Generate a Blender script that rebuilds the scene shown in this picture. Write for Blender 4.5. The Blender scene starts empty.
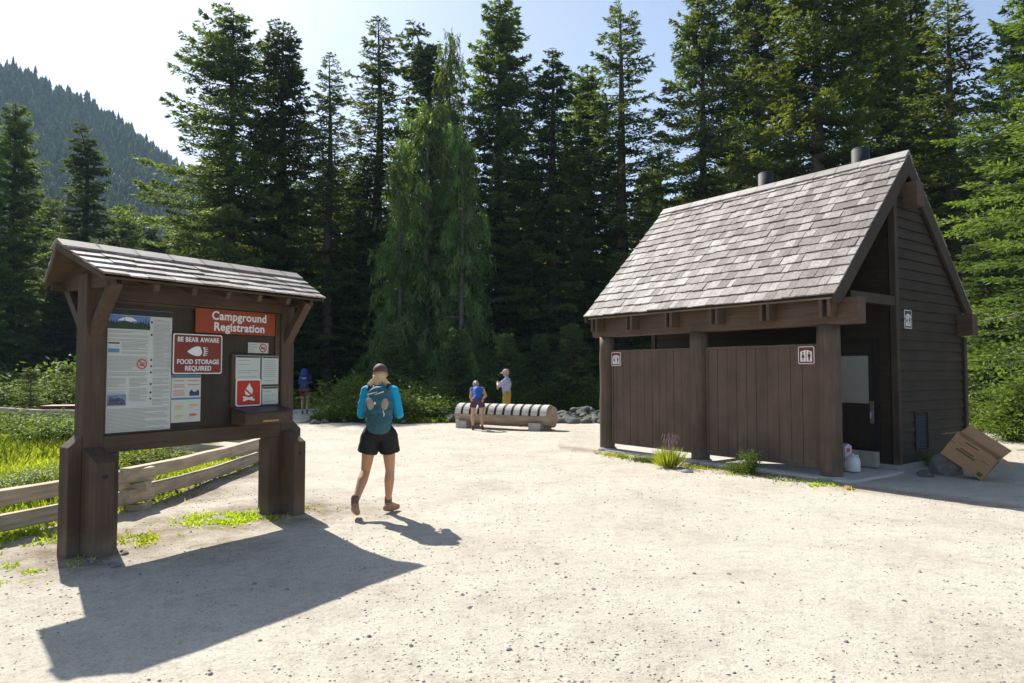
import bpy, bmesh, math, random
import numpy as np
from mathutils import Vector, Matrix, Euler
R = math.radians
random.seed(7); rng = np.random.default_rng(11)
scene = bpy.context.scene
col = scene.collection

# ------------------------------------------------------------------ camera
FOC, HZ, CAMH = 685.2, 370.4, 1.6
cd = bpy.data.cameras.new('camera'); cam = bpy.data.objects.new('camera', cd); col.objects.link(cam)
cd.sensor_width = 36; cd.lens = FOC/1024*36; cd.clip_start = .05; cd.clip_end = 5000
cam.location = (0, 0, CAMH); cam.rotation_euler = (R(90)+math.atan((HZ-341.5)/FOC), 0, 0)
scene.camera = cam
# ------------------------------------------------------------------ sky and sun
SUN_AZ, SUN_EL = R(-35), R(45)           # azimuth measured from +Y towards +X
world = bpy.data.worlds.new('World'); scene.world = world; world.use_nodes = True
nt = world.node_tree; bg = nt.nodes['Background']
sky = nt.nodes.new('ShaderNodeTexSky'); sky.sky_type = 'NISHITA'; sky.sun_disc = False
sky.sun_elevation = SUN_EL; sky.sun_rotation = SUN_AZ
sky.air_density = 1.0; sky.dust_density = 2.6; sky.ozone_density = 1.0; sky.altitude = 1400
hsk = nt.nodes.new('ShaderNodeHueSaturation'); hsk.inputs['Saturation'].default_value = .85
nt.links.new(sky.outputs[0], hsk.inputs['Color']); nt.links.new(hsk.outputs[0], bg.inputs[0]); bg.inputs[1].default_value = .100
sl = bpy.data.lights.new('sun', 'SUN'); sun = bpy.data.objects.new('sun', sl); col.objects.link(sun)
sl.energy = 4.8; sl.angle = R(.53); sl.color = (1, .955, .88)
sd = Vector((math.sin(SUN_AZ)*math.cos(SUN_EL), math.cos(SUN_AZ)*math.cos(SUN_EL), math.sin(SUN_EL)))
sun.rotation_euler = (-sd).to_track_quat('-Z', 'Y').to_euler(); sun.location = sd*60
scene.view_settings.view_transform = 'Standard'; scene.view_settings.look = 'None'
scene.view_settings.exposure = 0.92; scene.view_settings.gamma = 1
scene.render.engine = 'CYCLES'
scene.cycles.max_bounces = 6; scene.cycles.transparent_max_bounces = 6
scene.cycles.volume_bounces = 0; scene.cycles.volume_max_steps = 64

# ------------------------------------------------------------------ helpers
def lin(r, g=None, b=None):
    if g is None: g = b = r
    f = lambda c: (c/255/12.92 if c/255 <= .04045 else ((c/255+.055)/1.055)**2.4)
    return (f(r), f(g), f(b), 1)
def W(px, Y, z=0.):                         # world point at depth Y behind a pixel column
    return Vector(((px-512)/FOC*Y, Y, z))
def newmat(name):
    m = bpy.data.materials.new(name); m.use_nodes = True
    n = m.node_tree; b = n.nodes['Principled BSDF']; return m, n, b
def N(n, t, **k):
    x = n.nodes.new(t)
    for a, v in k.items():
        if a.startswith('i_'): x.inputs[int(a[2:])].default_value = v
        else: setattr(x, a, v)
    return x
def ramp(n, fac, stops):
    r = n.nodes.new('ShaderNodeValToRGB'); e = r.color_ramp.elements
    while len(e) < len(stops): e.new(.5)
    for i, (p, c) in enumerate(stops):
        e[i].position = p; e[i].color = (*c[:3], 1) if hasattr(c, '__len__') else (c, c, c, 1)
    n.links.new(fac, r.inputs[0]); return r
def plain(name, c, rough=.7, metal=0., spec=.35, var=.0, vs=12., bump=0.):
    m, n, b = newmat(name); b.inputs['Roughness'].default_value = rough
    b.inputs['Metallic'].default_value = metal; b.inputs['Specular IOR Level'].default_value = spec
    b.inputs['Base Color'].default_value = (*c[:3], 1)
    if var or bump:
        tc = N(n, 'ShaderNodeTexCoord'); no = N(n, 'ShaderNodeTexNoise'); no.inputs['Scale'].default_value = vs
        no.inputs['Detail'].default_value = 6
        n.links.new(tc.outputs['Object'], no.inputs['Vector'])
        if var:
            r = ramp(n, no.outputs[0], [(.25, [x*(1-var) for x in c[:3]]), (.75, [min(1, x*(1+var)) for x in c[:3]])])
            n.links.new(r.outputs[0], b.inputs['Base Color'])
        if bump:
            bp = N(n, 'ShaderNodeBump'); bp.inputs['Strength'].default_value = bump; bp.inputs['Distance'].default_value = .01
            n.links.new(no.outputs[0], bp.inputs['Height']); n.links.new(bp.outputs[0], b.inputs['Normal'])
    return m
def wood(name, c, axis=2, rough=.72, var=.3, tint=False, wear=None, spec=.3, gs=1.):
    """stained or weathered timber, grain running along one object axis"""
    m, n, b = newmat(name); b.inputs['Roughness'].default_value = rough; b.inputs['Specular IOR Level'].default_value = spec
    tc = N(n, 'ShaderNodeTexCoord'); mp = N(n, 'ShaderNodeMapping'); s = [28*gs]*3; s[axis] = 1.6*gs; mp.inputs['Scale'].default_value = s
    n.links.new(tc.outputs['Object'], mp.inputs[0])
    no = N(n, 'ShaderNodeTexNoise'); no.inputs['Scale'].default_value = 1.; no.inputs['Detail'].default_value = 8; no.inputs['Roughness'].default_value = .65
    n.links.new(mp.outputs[0], no.inputs['Vector'])
    no2 = N(n, 'ShaderNodeTexNoise'); no2.inputs['Scale'].default_value = 2.3; no2.inputs['Detail'].default_value = 5
    n.links.new(tc.outputs['Object'], no2.inputs['Vector'])
    r = ramp(n, no.outputs[0], [(.3, [x*(1-var) for x in c[:3]]), (.7, [min(1, x*(1+var)) for x in c[:3]])])
    mx = N(n, 'ShaderNodeMixRGB', blend_type='MULTIPLY'); mx.inputs[0].default_value = 1
    r2 = ramp(n, no2.outputs[0], [(.3, .78), (.7, 1.15)])
    n.links.new(r.outputs[0], mx.inputs[1]); n.links.new(r2.outputs[0], mx.inputs[2]); out = mx.outputs[0]
    if tint:
        at = N(n, 'ShaderNodeAttribute', attribute_name='tint'); m2 = N(n, 'ShaderNodeMixRGB', blend_type='MULTIPLY'); m2.inputs[0].default_value = 1
        r3 = ramp(n, at.outputs['Fac'], [(0, (.55, .50, .47)), (.35, (.82, .78, .75)), (.65, (1.02, 1.0, .99)), (1, (1.38, 1.36, 1.35))])
        n.links.new(out, m2.inputs[1]); n.links.new(r3.outputs[0], m2.inputs[2]); out = m2.outputs[0]
    if wear:
        sx_ = N(n, 'ShaderNodeSeparateXYZ'); n.links.new(tc.outputs['Object'], sx_.inputs[0])
        nd = N(n, 'ShaderNodeTexNoise'); nd.inputs['Scale'].default_value = 6; nd.inputs['Detail'].default_value = 8; n.links.new(tc.outputs['Object'], nd.inputs['Vector'])
        sm_ = N(n, 'ShaderNodeMath', operation='MULTIPLY_ADD'); sm_.inputs[1].default_value = .55; n.links.new(nd.outputs[0], sm_.inputs[0])
        ng = N(n, 'ShaderNodeMath', operation='MULTIPLY'); ng.inputs[1].default_value = -1.1; n.links.new(sx_.outputs[2], ng.inputs[0]); n.links.new(ng.outputs[0], sm_.inputs[2])
        rs_ = ramp(n, sm_.outputs[0], [(.0, 0.), (.30, .42)]); md_ = N(n, 'ShaderNodeMixRGB'); md_.inputs[2].default_value = (.24, .20, .155, 1)
        n.links.new(rs_.outputs[0], md_.inputs[0]); n.links.new(out, md_.inputs[1]); out = md_.outputs[0]
        no3 = N(n, 'ShaderNodeTexNoise'); no3.inputs['Scale'].default_value = 9; no3.inputs['Detail'].default_value = 10; no3.inputs['Roughness'].default_value = .75
        n.links.new(tc.outputs['Object'], no3.inputs['Vector'])
        r4 = ramp(n, no3.outputs[0], [(.66, 0.), (.74, .6)]); m3 = N(n, 'ShaderNodeMixRGB'); m3.inputs[2].default_value = (*wear[:3], 1)
        n.links.new(r4.outputs[0], m3.inputs[0]); n.links.new(out, m3.inputs[1]); out = m3.outputs[0]
    n.links.new(out, b.inputs['Base Color'])
    bp = N(n, 'ShaderNodeBump'); bp.inputs['Strength'].default_value = .35; bp.inputs['Distance'].default_value = .006
    n.links.new(no.outputs[0], bp.inputs['Height']); n.links.new(bp.outputs[0], b.inputs['Normal'])
    return m
def foliage(name, dark, light, trans=.35, rough=.55):
    m, n, b = newmat(name)
    at = N(n, 'ShaderNodeAttribute', attribute_name='tint')
    tc = N(n, 'ShaderNodeTexCoord'); no = N(n, 'ShaderNodeTexNoise'); no.inputs['Scale'].default_value = .55; no.inputs['Detail'].default_value = 4
    n.links.new(tc.outputs['Object'], no.inputs['Vector'])
    oi = N(n, 'ShaderNodeObjectInfo')
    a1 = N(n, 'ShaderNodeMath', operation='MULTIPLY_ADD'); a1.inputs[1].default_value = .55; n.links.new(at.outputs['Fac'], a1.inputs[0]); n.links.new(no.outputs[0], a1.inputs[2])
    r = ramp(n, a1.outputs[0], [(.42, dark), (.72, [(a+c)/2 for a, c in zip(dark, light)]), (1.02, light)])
    hs = N(n, 'ShaderNodeHueSaturation'); n.links.new(r.outputs[0], hs.inputs['Color'])
    mr = N(n, 'ShaderNodeMapRange'); mr.inputs[3].default_value = .75; mr.inputs[4].default_value = 1.3; n.links.new(oi.outputs['Random'], mr.inputs[0]); n.links.new(mr.outputs[0], hs.inputs['Value'])
    mh = N(n, 'ShaderNodeMapRange'); mh.inputs[3].default_value = .485; mh.inputs[4].default_value = .515; n.links.new(oi.outputs['Random'], mh.inputs[0]); n.links.new(mh.outputs[0], hs.inputs['Hue'])
    n.links.new(hs.outputs[0], b.inputs['Base Color']); b.inputs['Roughness'].default_value = rough; b.inputs['Specular IOR Level'].default_value = .16
    tr = N(n, 'ShaderNodeBsdfTranslucent'); mix = N(n, 'ShaderNodeMixShader'); mix.inputs[0].default_value = trans
    yl = N(n, 'ShaderNodeMixRGB', blend_type='MULTIPLY'); yl.inputs[0].default_value = 1; yl.inputs[2].default_value = (1.35, 1.35, .55, 1)
    n.links.new(hs.outputs[0], yl.inputs[1]); n.links.new(yl.outputs[0], tr.inputs[0])
    n.links.new(b.outputs[0], mix.inputs[1]); n.links.new(tr.outputs[0], mix.inputs[2])
    n.links.new(mix.outputs[0], n.nodes['Material Output'].inputs[0]); return m

def tag(o, label=None, cat=None, group=None, kind=None):
    if label: o['label'] = label
    if cat: o['category'] = cat
    if group: o['group'] = group
    if kind: o['kind'] = kind
    return o
def empty(name, loc, rz=0., label=None, cat=None, group=None):
    o = bpy.data.objects.new(name, None); col.objects.link(o); o.location = loc; o.rotation_euler = (0, 0, rz)
    o.empty_display_size = .2
    return tag(o, label, cat, group)
def copy_tree(o, parent=None):
    c = o.copy(); col.objects.link(c); c.parent = parent
    for ch in list(o.children): copy_tree(ch, c)
    return c
class MB:
    """collects shapes into one mesh; every shape carries a material slot and a tint"""
    def __init__(s): s.v = []; s.f = []; s.m = []; s.t = []; s.sm = []
    def add(s, vs, fs, mi=0, t=.5, smooth=False):
        o = len(s.v); s.v += [tuple(x) for x in vs]
        for f in fs: s.f.append([i+o for i in f]); s.m.append(mi); s.t.append(t); s.sm.append(smooth)
        return s
    def box(s, a, b, mi=0, t=.5):
        x0, y0, z0 = a; x1, y1, z1 = b
        return s.add([(x0,y0,z0),(x1,y0,z0),(x1,y1,z0),(x0,y1,z0),(x0,y0,z1),(x1,y0,z1),(x1,y1,z1),(x0,y1,z1)],
                     [(0,3,2,1),(4,5,6,7),(0,1,5,4),(1,2,6,5),(2,3,7,6),(3,0,4,7)], mi, t)
    def bar(s, p, q, w, h, mi=0, t=.5, up=(0,0,1)):
        p = Vector(p); q = Vector(q); d = (q-p).normalized(); sd_ = d.cross(Vector(up)).normalized(); u = sd_.cross(d)
        vs = [e + sd_*sx*w/2 + u*su*h/2 for e in (p, q) for sx, su in ((-1,-1),(1,-1),(1,1),(-1,1))]
        return s.add(vs, [(3,2,1,0),(4,5,6,7),(0,1,5,4),(1,2,6,5),(2,3,7,6),(3,0,4,7)], mi, t)
    def prism(s, poly, axis, a, b, mi=0, t=.5):
        """poly: 2D points in the two axes other than `axis` (in cyclic order), extruded from a to b"""
        def P(p, w):
            if axis == 0: return (w, p[0], p[1])
            if axis == 1: return (p[0], w, p[1])
            return (p[0], p[1], w)
        n = len(poly); vs = [P(p, a) for p in poly]+[P(p, b) for p in poly]
        fs = [tuple(range(n))[::-1], tuple(range(n, 2*n))]+[(i, (i+1) % n, n+(i+1) % n, n+i) for i in range(n)]
        return s.add(vs, fs, mi, t)
    def tube(s, pts, rad, seg=10, mi=0, t=.5, cap=True, smooth=True, squash=None):
        pts = [Vector(p) for p in pts]; rad = [rad]*len(pts) if not hasattr(rad, '__len__') else rad
        vs = []; fs = []; ref = None
        for i, p in enumerate(pts):
            d = (pts[min(i+1, len(pts)-1)]-pts[max(i-1, 0)]).normalized()
            if ref is None: ref = Vector((1,0,0)) if abs(d.x) < .8 else Vector((0,1,0))
            a = (ref-d*ref.dot(d)).normalized(); ref = a; b = d.cross(a)
            for k in range(seg):
                w = 2*math.pi*k/seg; vs.append(p+(a*math.cos(w)+b*math.sin(w))*rad[i])
        for i in range(len(pts)-1):
            for k in range(seg): fs.append((i*seg+k, i*seg+(k+1) % seg, (i+1)*seg+(k+1) % seg, (i+1)*seg+k))
        s.add(vs, fs, mi, t, smooth)
        if cap:
            o = len(s.v)-len(vs)
            s.f.append([o+k for k in range(seg)][::-1]); s.f.append([o+(len(pts)-1)*seg+k for k in range(seg)])
            for _ in (0, 1): s.m.append(mi); s.t.append(t); s.sm.append(False)
        return s
    def ell(s, c, r, mi=0, t=.5, seg=12, rings=8, rot=None, jit=0., rr=random):
        vs = []; fs = []; M = rot or Matrix.Identity(3)
        for i in range(rings+1):
            th = math.pi*i/rings
            for k in range(seg):
                ph = 2*math.pi*k/seg; j = 1+(rr.uniform(-jit, jit) if jit else 0)
                vs.append(Vector(c)+M@Vector((r[0]*math.sin(th)*math.cos(ph)*j, r[1]*math.sin(th)*math.sin(ph)*j, r[2]*math.cos(th)*j)))
        for i in range(rings):
            for k in range(seg): fs.append((i*seg+k, (i+1)*seg+k, (i+1)*seg+(k+1) % seg, i*seg+(k+1) % seg))
        return s.add(vs, fs, mi, t, True)
    def mesh(s, name, mats):
        me = bpy.data.meshes.new(name); me.from_pydata(s.v, [], s.f)
        for m in mats: me.materials.append(m)
        me.polygons.foreach_set('material_index', s.m); me.polygons.foreach_set('use_smooth', s.sm)
        a = me.attributes.new('tint', 'FLOAT', 'FACE'); a.data.foreach_set('value', s.t)
        me.update(); return me
    def build(s, name, mats, parent=None, bevel=0., seg=2, label=None, recalc=True):
        if not isinstance(mats, (list, tuple)): mats = [mats]
        me = s.mesh(name, mats)
        if recalc:
            bm = bmesh.new(); bm.from_mesh(me); bmesh.ops.remove_doubles(bm, verts=bm.verts, dist=1e-6) if not s.sm.count(False) else None
            bmesh.ops.recalc_face_normals(bm, faces=bm.faces); bm.to_mesh(me); bm.free()
        o = bpy.data.objects.new(name, me); col.objects.link(o); o.parent = parent
        if bevel:
            b = o.modifiers.new('bevel', 'BEVEL'); b.width = bevel; b.segments = seg; b.limit_method = 'ANGLE'; b.angle_limit = R(40)
            b.harden_normals = False
        if label: o['label'] = label
        return o
def np_mesh(name, V, F, mats, parent=None, tint=None, mi=None, smooth=False):
    me = bpy.data.meshes.new(name); V = np.asarray(V, np.float32); F = np.asarray(F, np.int32); k = F.shape[1]
    me.vertices.add(len(V)); me.vertices.foreach_set('co', V.ravel())
    me.loops.add(F.size); me.loops.foreach_set('vertex_index', F.ravel())
    me.polygons.add(len(F)); me.polygons.foreach_set('loop_start', np.arange(0, F.size, k, dtype=np.int32))
    me.polygons.foreach_set('loop_total', np.full(len(F), k, np.int32))
    for m in (mats if isinstance(mats, (list, tuple)) else [mats]): me.materials.append(m)
    if mi is not None: me.polygons.foreach_set('material_index', np.asarray(mi, np.int32))
    if smooth: me.polygons.foreach_set('use_smooth', np.ones(len(F), bool))
    if tint is not None:
        a = me.attributes.new('tint', 'FLOAT', 'FACE'); a.data.foreach_set('value', np.asarray(tint, np.float32))
    me.update(); me.validate()
    o = bpy.data.objects.new(name, me); col.objects.link(o); o.parent = parent; return o
def kites(P, D, l, w, rg, upbias=.6):
    """leaf or needle-spray faces: pointed quads from P along D"""
    n = len(P); D = D/np.maximum(np.linalg.norm(D, axis=1, keepdims=True), 1e-6)
    up = rg.normal(size=(n, 3))*(1-upbias); up[:, 2] += upbias
    S = np.cross(D, up); S /= np.maximum(np.linalg.norm(S, axis=1, keepdims=True), 1e-6)
    l = np.broadcast_to(l, (n,))[:, None]; w = np.broadcast_to(w, (n,))[:, None]
    V = np.stack([P, P+D*l*.42+S*w*.5, P+D*l, P+D*l*.42-S*w*.5], 1).reshape(-1, 3)
    return V, np.arange(4*n).reshape(n, 4)
def vnoise(x, y, seed=0):
    """smooth value noise on arrays"""
    def h(i, j):
        a = np.sin(i*127.1+j*311.7+seed*17.3)*43758.5453; return a-np.floor(a)
    i = np.floor(x); j = np.floor(y); u = x-i; v = y-j; u = u*u*(3-2*u); v = v*v*(3-2*v)
    return (h(i, j)*(1-u)+h(i+1, j)*u)*(1-v)+(h(i, j+1)*(1-u)+h(i+1, j+1)*u)*v
def fbm(x, y, seed=0, o=4):
    s = 0; a = .5
    for k in range(o): s = s+a*(vnoise(x, y, seed+k)-.5); x = x*2.03; y = y*2.03; a *= .5
    return s

# ------------------------------------------------------------------ ground
FENCE = [(-5.9, 4.3), (-4.34, 7.96), (-4.3, 11.9), (-8.2, 14.6), (-11.5, 19.4), (-15.5, 20.8)]
LOTEDGE = np.array([(-7.6, -4), (-6.2, 4.0), (-4.7, 7.96), (-4.55, 11.9), (-6.0, 14.5), (-8.6, 18.5), (-9.5, 21.5),(-9.3,26.),(-8.2, 30.), (-7.0, 26.),(-6.4,21.2), (-4.2, 20.6),
   (-1.5, 20.7), (1.5, 21.0), (3.4, 20.6), (7., 24.), (10.6, 22.), (12.6, 16.5), (14.5, 14.6), (19., 14.), (19., -4)])
def inpoly(x, y, poly):
    c = np.zeros(x.shape, bool); n = len(poly); j = n-1
    for i in range(n):
        xi, yi = poly[i]; xj, yj = poly[j]
        t = ((yi > y) != (yj > y)) & (x < (xj-xi)*(y-yi)/(yj-yi+1e-12)+xi); c ^= t; j = i
    return c
def polydist(x, y, poly):
    d = np.full(x.shape, 1e9); n = len(poly)
    for i in range(n):
        a = poly[i]; b = poly[(i+1) % n]; ab = b-a
        t = np.clip(((x-a[0])*ab[0]+(y-a[1])*ab[1])/(ab@ab), 0, 1)
        d = np.minimum(d, np.hypot(x-a[0]-t*ab[0], y-a[1]-t*ab[1]))
    return d
def hz_(x, y):
    """terrain height"""
    x = np.asarray(x, float); y = np.asarray(y, float)
    near = fbm(x*.7, y*.7, 3, 3)*.05 + fbm(x*4, y*4, 9, 3)*.012
    r = np.hypot(x, y)
    far = np.clip((r-26)/60, 0, 1)*fbm(x*.06, y*.06, 5, 3)*2.2
    # wooded mountain side to the left
    px = 512+FOC*x/np.maximum(y, 1)
    ys = np.interp(px, [-500, -100, 0, 60, 110, 150, 200, 260, 350, 450, 560, 800], [0, 40, 70, 96, 120, 150, 188, 226, 282, 328, 362, 370])
    zs = (370.4-ys)/FOC*500
    k = np.clip((y-170)/330, 0, 1); hill = zs*(k**1.25)*(y > 0)
    hill = np.where(y > 500, zs*np.clip(1-(y-500)/700, 0, 1), hill)*(1+fbm(x*.012, y*.012, 21, 3)*.12*(k > .1))
    return near+far+hill
def zone(x, y):
    d = polydist(x, y, LOTEDGE); ins = inpoly(x, y, LOTEDGE)
    sdist = np.where(ins, d, -d)+fbm(x*1.6, y*1.6, 31, 4)*.9
    return np.clip(sdist/.35+.5, 0, 1)
def grid(x0, x1, y0, y1, nx, ny): return np.meshgrid(np.linspace(x0, x1, nx), np.linspace(y0, y1, ny))
# one graded sheet: dense near the camera and reaching the horizon
def axis_pts(lo, hi, mid0, mid1, step, grow=1.13):
    p = list(np.arange(mid0, mid1+1e-6, step)); s = step; a = mid0
    while a > lo: s *= grow; a -= s; p.insert(0, max(a, lo))
    s = step; a = mid1
    while a < hi: s *= grow; a += s; p.append(min(a, hi))
    return np.array(p)
gx = axis_pts(-1400, 1400, -9, 12, .055, 1.09); gy = axis_pts(-300, 1500, 1.5, 22, .055, 1.075)
GX, GY = np.meshgrid(gx, gy); GZ = hz_(GX, GY)
nx, ny = len(gx), len(gy)
idx = np.arange(nx*ny).reshape(ny, nx)
F = np.stack([idx[:-1, :-1], idx[:-1, 1:], idx[1:, 1:], idx[1:, :-1]], -1).reshape(-1, 4)
GV = np.stack([GX, GY, GZ], -1).reshape(-1, 3)
m_ground, n, b = newmat('ground'); b.inputs['Roughness'].default_value = .95; b.inputs['Specular IOR Level'].default_value = .15
geo = N(n, 'ShaderNodeNewGeometry'); za = N(n, 'ShaderNodeAttribute', attribute_name='zone'); zb_ = N(n, 'ShaderNodeAttribute', attribute_name='meadow')
def noise(sc, det=6, ro=.6, out=0):
    q = N(n, 'ShaderNodeTexNoise'); q.inputs['Scale'].default_value = sc; q.inputs['Detail'].default_value = det; q.inputs['Roughness'].default_value = ro
    n.links.new(geo.outputs['Position'], q.inputs['Vector']); return q.outputs[out]
r1 = ramp(n, noise(.9, 8, .65), [(.28, (.40, .355, .285)), (.5, (.495, .45, .37)), (.75, (.56, .515, .43))])
r1b = ramp(n, noise(7, 10, .75), [(.35, .82), (.5, 1.), (.68, 1.08)])
r2 = ramp(n, noise(55, 10, .8), [(.34, .45), (.48, .98), (.70, 1.22)])
mx = N(n, 'ShaderNodeMixRGB', blend_type='MULTIPLY'); mx.inputs[0].default_value = .85
dz_ = N(n, 'ShaderNodeAttribute', attribute_name='dirt'); dmul = N(n, 'ShaderNodeMixRGB', blend_type='MULTIPLY'); dmul.inputs[2].default_value = (.46, .40, .34, 1)
dn = N(n, 'ShaderNodeMath', operation='MULTIPLY'); n.links.new(dz_.outputs['Fac'], dn.inputs[0]); n.links.new(ramp(n, noise(3.2, 8, .7), [(.36, .35), (.6, 1.)]).outputs[0], dn.inputs[1]); n.links.new(dn.outputs[0], dmul.inputs[0]); n.links.new(r1.outputs[0], dmul.inputs[1])
mxb = N(n, 'ShaderNodeMixRGB', blend_type='MULTIPLY'); mxb.inputs[0].default_value = 1; n.links.new(dmul.outputs[0], mxb.inputs[1]); n.links.new(r1b.outputs[0], mxb.inputs[2]); n.links.new(mxb.outputs[0], mx.inputs[1]); n.links.new(r2.outputs[0], mx.inputs[2])
vo = N(n, 'ShaderNodeTexVoronoi'); vo.inputs['Scale'].default_value = 26; n.links.new(geo.outputs['Position'], vo.inputs['Vector'])
rv = ramp(n, vo.outputs['Distance'], [(.10, 1.), (.2, 0.)]); hsv = N(n, 'ShaderNodeSeparateColor'); n.links.new(vo.outputs['Color'], hsv.inputs[0])
rsel = ramp(n, hsv.outputs[0], [(.80, 0.), (.84, 1.)]); mm = N(n, 'ShaderNodeMath', operation='MULTIPLY'); n.links.new(rv.outputs[0], mm.inputs[0]); n.links.new(rsel.outputs[0], mm.inputs[1])
mp_ = N(n, 'ShaderNodeMixRGB'); mp_.inputs[2].default_value = (.30, .275, .25, 1); n.links.new(mm.outputs[0], mp_.inputs[0]); n.links.new(mx.outputs[0], mp_.inputs[1])
rf = ramp(n, noise(1.6, 8, .7), [(.3, (.028, .021, .014)), (.5, (.055, .042, .027)), (.7, (.05, .062, .022))])
rm = ramp(n, noise(2.6, 6, .7), [(.3, (.05, .055, .018)), (.6, (.10, .14, .03)), (.8, (.16, .13, .07))])
mz0 = N(n, 'ShaderNodeMixRGB'); n.links.new(zb_.outputs['Fac'], mz0.inputs[0]); n.links.new(rf.outputs[0], mz0.inputs[1]); n.links.new(rm.outputs[0], mz0.inputs[2])
mz = N(n, 'ShaderNodeMixRGB'); n.links.new(za.outputs['Fac'], mz.inputs[0]); n.links.new(mz0.outputs[0], mz.inputs[1]); n.links.new(mp_.outputs[0], mz.inputs[2])
n.links.new(mz.outputs[0], b.inputs['Base Color'])
bp = N(n, 'ShaderNodeBump'); bp.inputs['Strength'].default_value = .8; bp.inputs['Distance'].default_value = .018
ad = N(n, 'ShaderNodeMath', operation='MULTIPLY_ADD'); ad.inputs[1].default_value = .5; n.links.new(mm.outputs[0], ad.inputs[0]); n.links.new(noise(24, 10, .72), ad.inputs[2])
n.links.new(ad.outputs[0], bp.inputs['Height']); n.links.new(bp.outputs[0], b.inputs['Normal'])
ground = np_mesh('ground', GV, F, m_ground, smooth=True); tag(ground, kind='structure')
ZN = zone(GX, GY); MD = np.clip((-(GX)-4.2-.12*(GY-8))/1.5+.5, 0, 1)*np.clip((34-GY)/6, 0, 1)
KX = [np.hypot((GX-kx)/1.0, GY-ky) for kx, ky in ((-3.77, 6.1), (-3.2, 7.0), (-2.63, 7.87), (-4.3, 9.2), (-4.2, 10.6))]
DT = np.clip(1.35-np.minimum.reduce(KX)/.95+fbm(GX*2.2, GY*2.2, 52, 4)*1.2, 0, 1)
DT = np.maximum(DT, np.clip(1.2-np.abs((GX-4.684)*-.802*1+(GY-10.13)*-.597-.35)/.35, 0, 1)*.8*((GX > 1) & (GX < 6) & (GY > 8) & (GY < 15)))
for nm, arr in (('zone', ZN), ('meadow', MD), ('dirt', DT)):
    a = ground.data.attributes.new(nm, 'FLOAT', 'POINT'); a.data.foreach_set('value', arr.astype(np.float32).ravel())

# ------------------------------------------------------------------ materials
BR = (.086, .056, .037)
m_bz = wood('brown_stain_vertical', BR, 2, wear=(.14, .115, .095)); m_by = wood('brown_stain_long', BR, 1, wear=(.14, .115, .095)); m_bx = wood('brown_stain_cross', BR, 0)
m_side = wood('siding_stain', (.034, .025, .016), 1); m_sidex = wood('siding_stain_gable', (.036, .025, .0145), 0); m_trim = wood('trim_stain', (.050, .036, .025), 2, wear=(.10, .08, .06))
m_beam = wood('beam_stain', (.105, .066, .044), 1, wear=(.17, .12, .09)); m_post = wood('post_stain', (.100, .068, .048), 2, wear=(.16, .12, .09))
m_screen = wood('screen_stain', (.108, .073, .053), 2, var=.14, wear=(.14, .11, .09), tint=False)
m_sh = wood('weathered_shake', (.30, .272, .255), 0, tint=True, var=.42, rough=.7, gs=1.3)
m_rail = wood('weathered_rail', (.46, .375, .28), 1, var=.3, rough=.85)
m_conc = plain('concrete', (.36, .34, .31), .9, var=.2, vs=7, bump=.4)
m_black = plain('black_metal', (.02, .021, .024), .45, metal=.3)
m_pipe = plain('dark_pipe', (.013, .015, .020), .7, spec=.5)
m_steel = plain('steel', (.5, .5, .48), .35, metal=.9)
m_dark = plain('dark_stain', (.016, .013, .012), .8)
m_white = plain('white_paint', (.78, .78, .76), .5); m_paper = plain('paper', (.55, .56, .50), .45, var=.04, vs=3)
m_ink = plain('grey_print', (.30, .31, .30), .6); m_inkd = plain('dark_print', (.03, .03, .035), .6)
m_red = plain('sign_red', (.30, .050, .014), .45); m_brn = plain('sign_brown_red', (.20, .035, .018), .5); m_mar = plain('sign_maroon', (.16, .022, .018), .5)
m_fire = plain('sign_fire_red', (.50, .030, .012), .4); m_blue = plain('print_blue', (.10, .22, .42), .6); m_yel = plain('print_yellow', (.62, .45, .12), .6)
m_pink = plain('print_red', (.50, .10, .09), .6); m_teal = plain('print_teal', (.08, .20, .26), .6)
m_rock = plain('rock', (.14, .135, .125), .9, var=.35, vs=5, bump=.8); m_rockd = plain('dark_rock', (.24, .235, .23), .9, var=.4, vs=9, bump=.8)

def text_mesh(txt, size, thick, spacing=1., align='CENTER', extr=.0015, line=1.0):
    c = bpy.data.curves.new('lettering', 'FONT'); c.body = txt; c.size = size; c.align_x = align; c.align_y = 'CENTER'
    c.offset = thick; c.extrude = extr; c.space_character = spacing; c.space_line = line; c.resolution_u = 4
    o = bpy.data.objects.new('lettering', c); col.objects.link(o)
    bpy.context.view_layer.update()
    me = bpy.data.meshes.new_from_object(o.evaluated_get(bpy.context.evaluated_depsgraph_get()))
    bpy.data.objects.remove(o); bpy.data.curves.remove(c); return me
def lettering(txt, size, thick, loc, right, up, mat, parent, sx=1., **k):
    me = text_mesh(txt, size, thick, **k); me.materials.clear(); me.materials.append(mat)
    r = Vector(right); u = Vector(up); nn = r.cross(u)
    M = Matrix(((r.x*sx, u.x, nn.x, loc[0]), (r.y*sx, u.y, nn.y, loc[1]), (r.z*sx, u.z, nn.z, loc[2]), (0, 0, 0, 1)))
    me.transform(M); o = bpy.data.objects.new('lettering', me); col.objects.link(o); o.parent = parent; return o
def roundrect(w, h, r, n=5, cx=0, cy=0):
    p = []
    for (sx, sy, a0) in ((1, 1, 0), (-1, 1, 90), (-1, -1, 180), (1, -1, 270)):
        for k in range(n+1):
            a = R(a0+90*k/n); p.append((cx+sx*(w/2-r)+r*math.cos(a), cy+sy*(h/2-r)+r*math.sin(a)))
    return p

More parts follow.
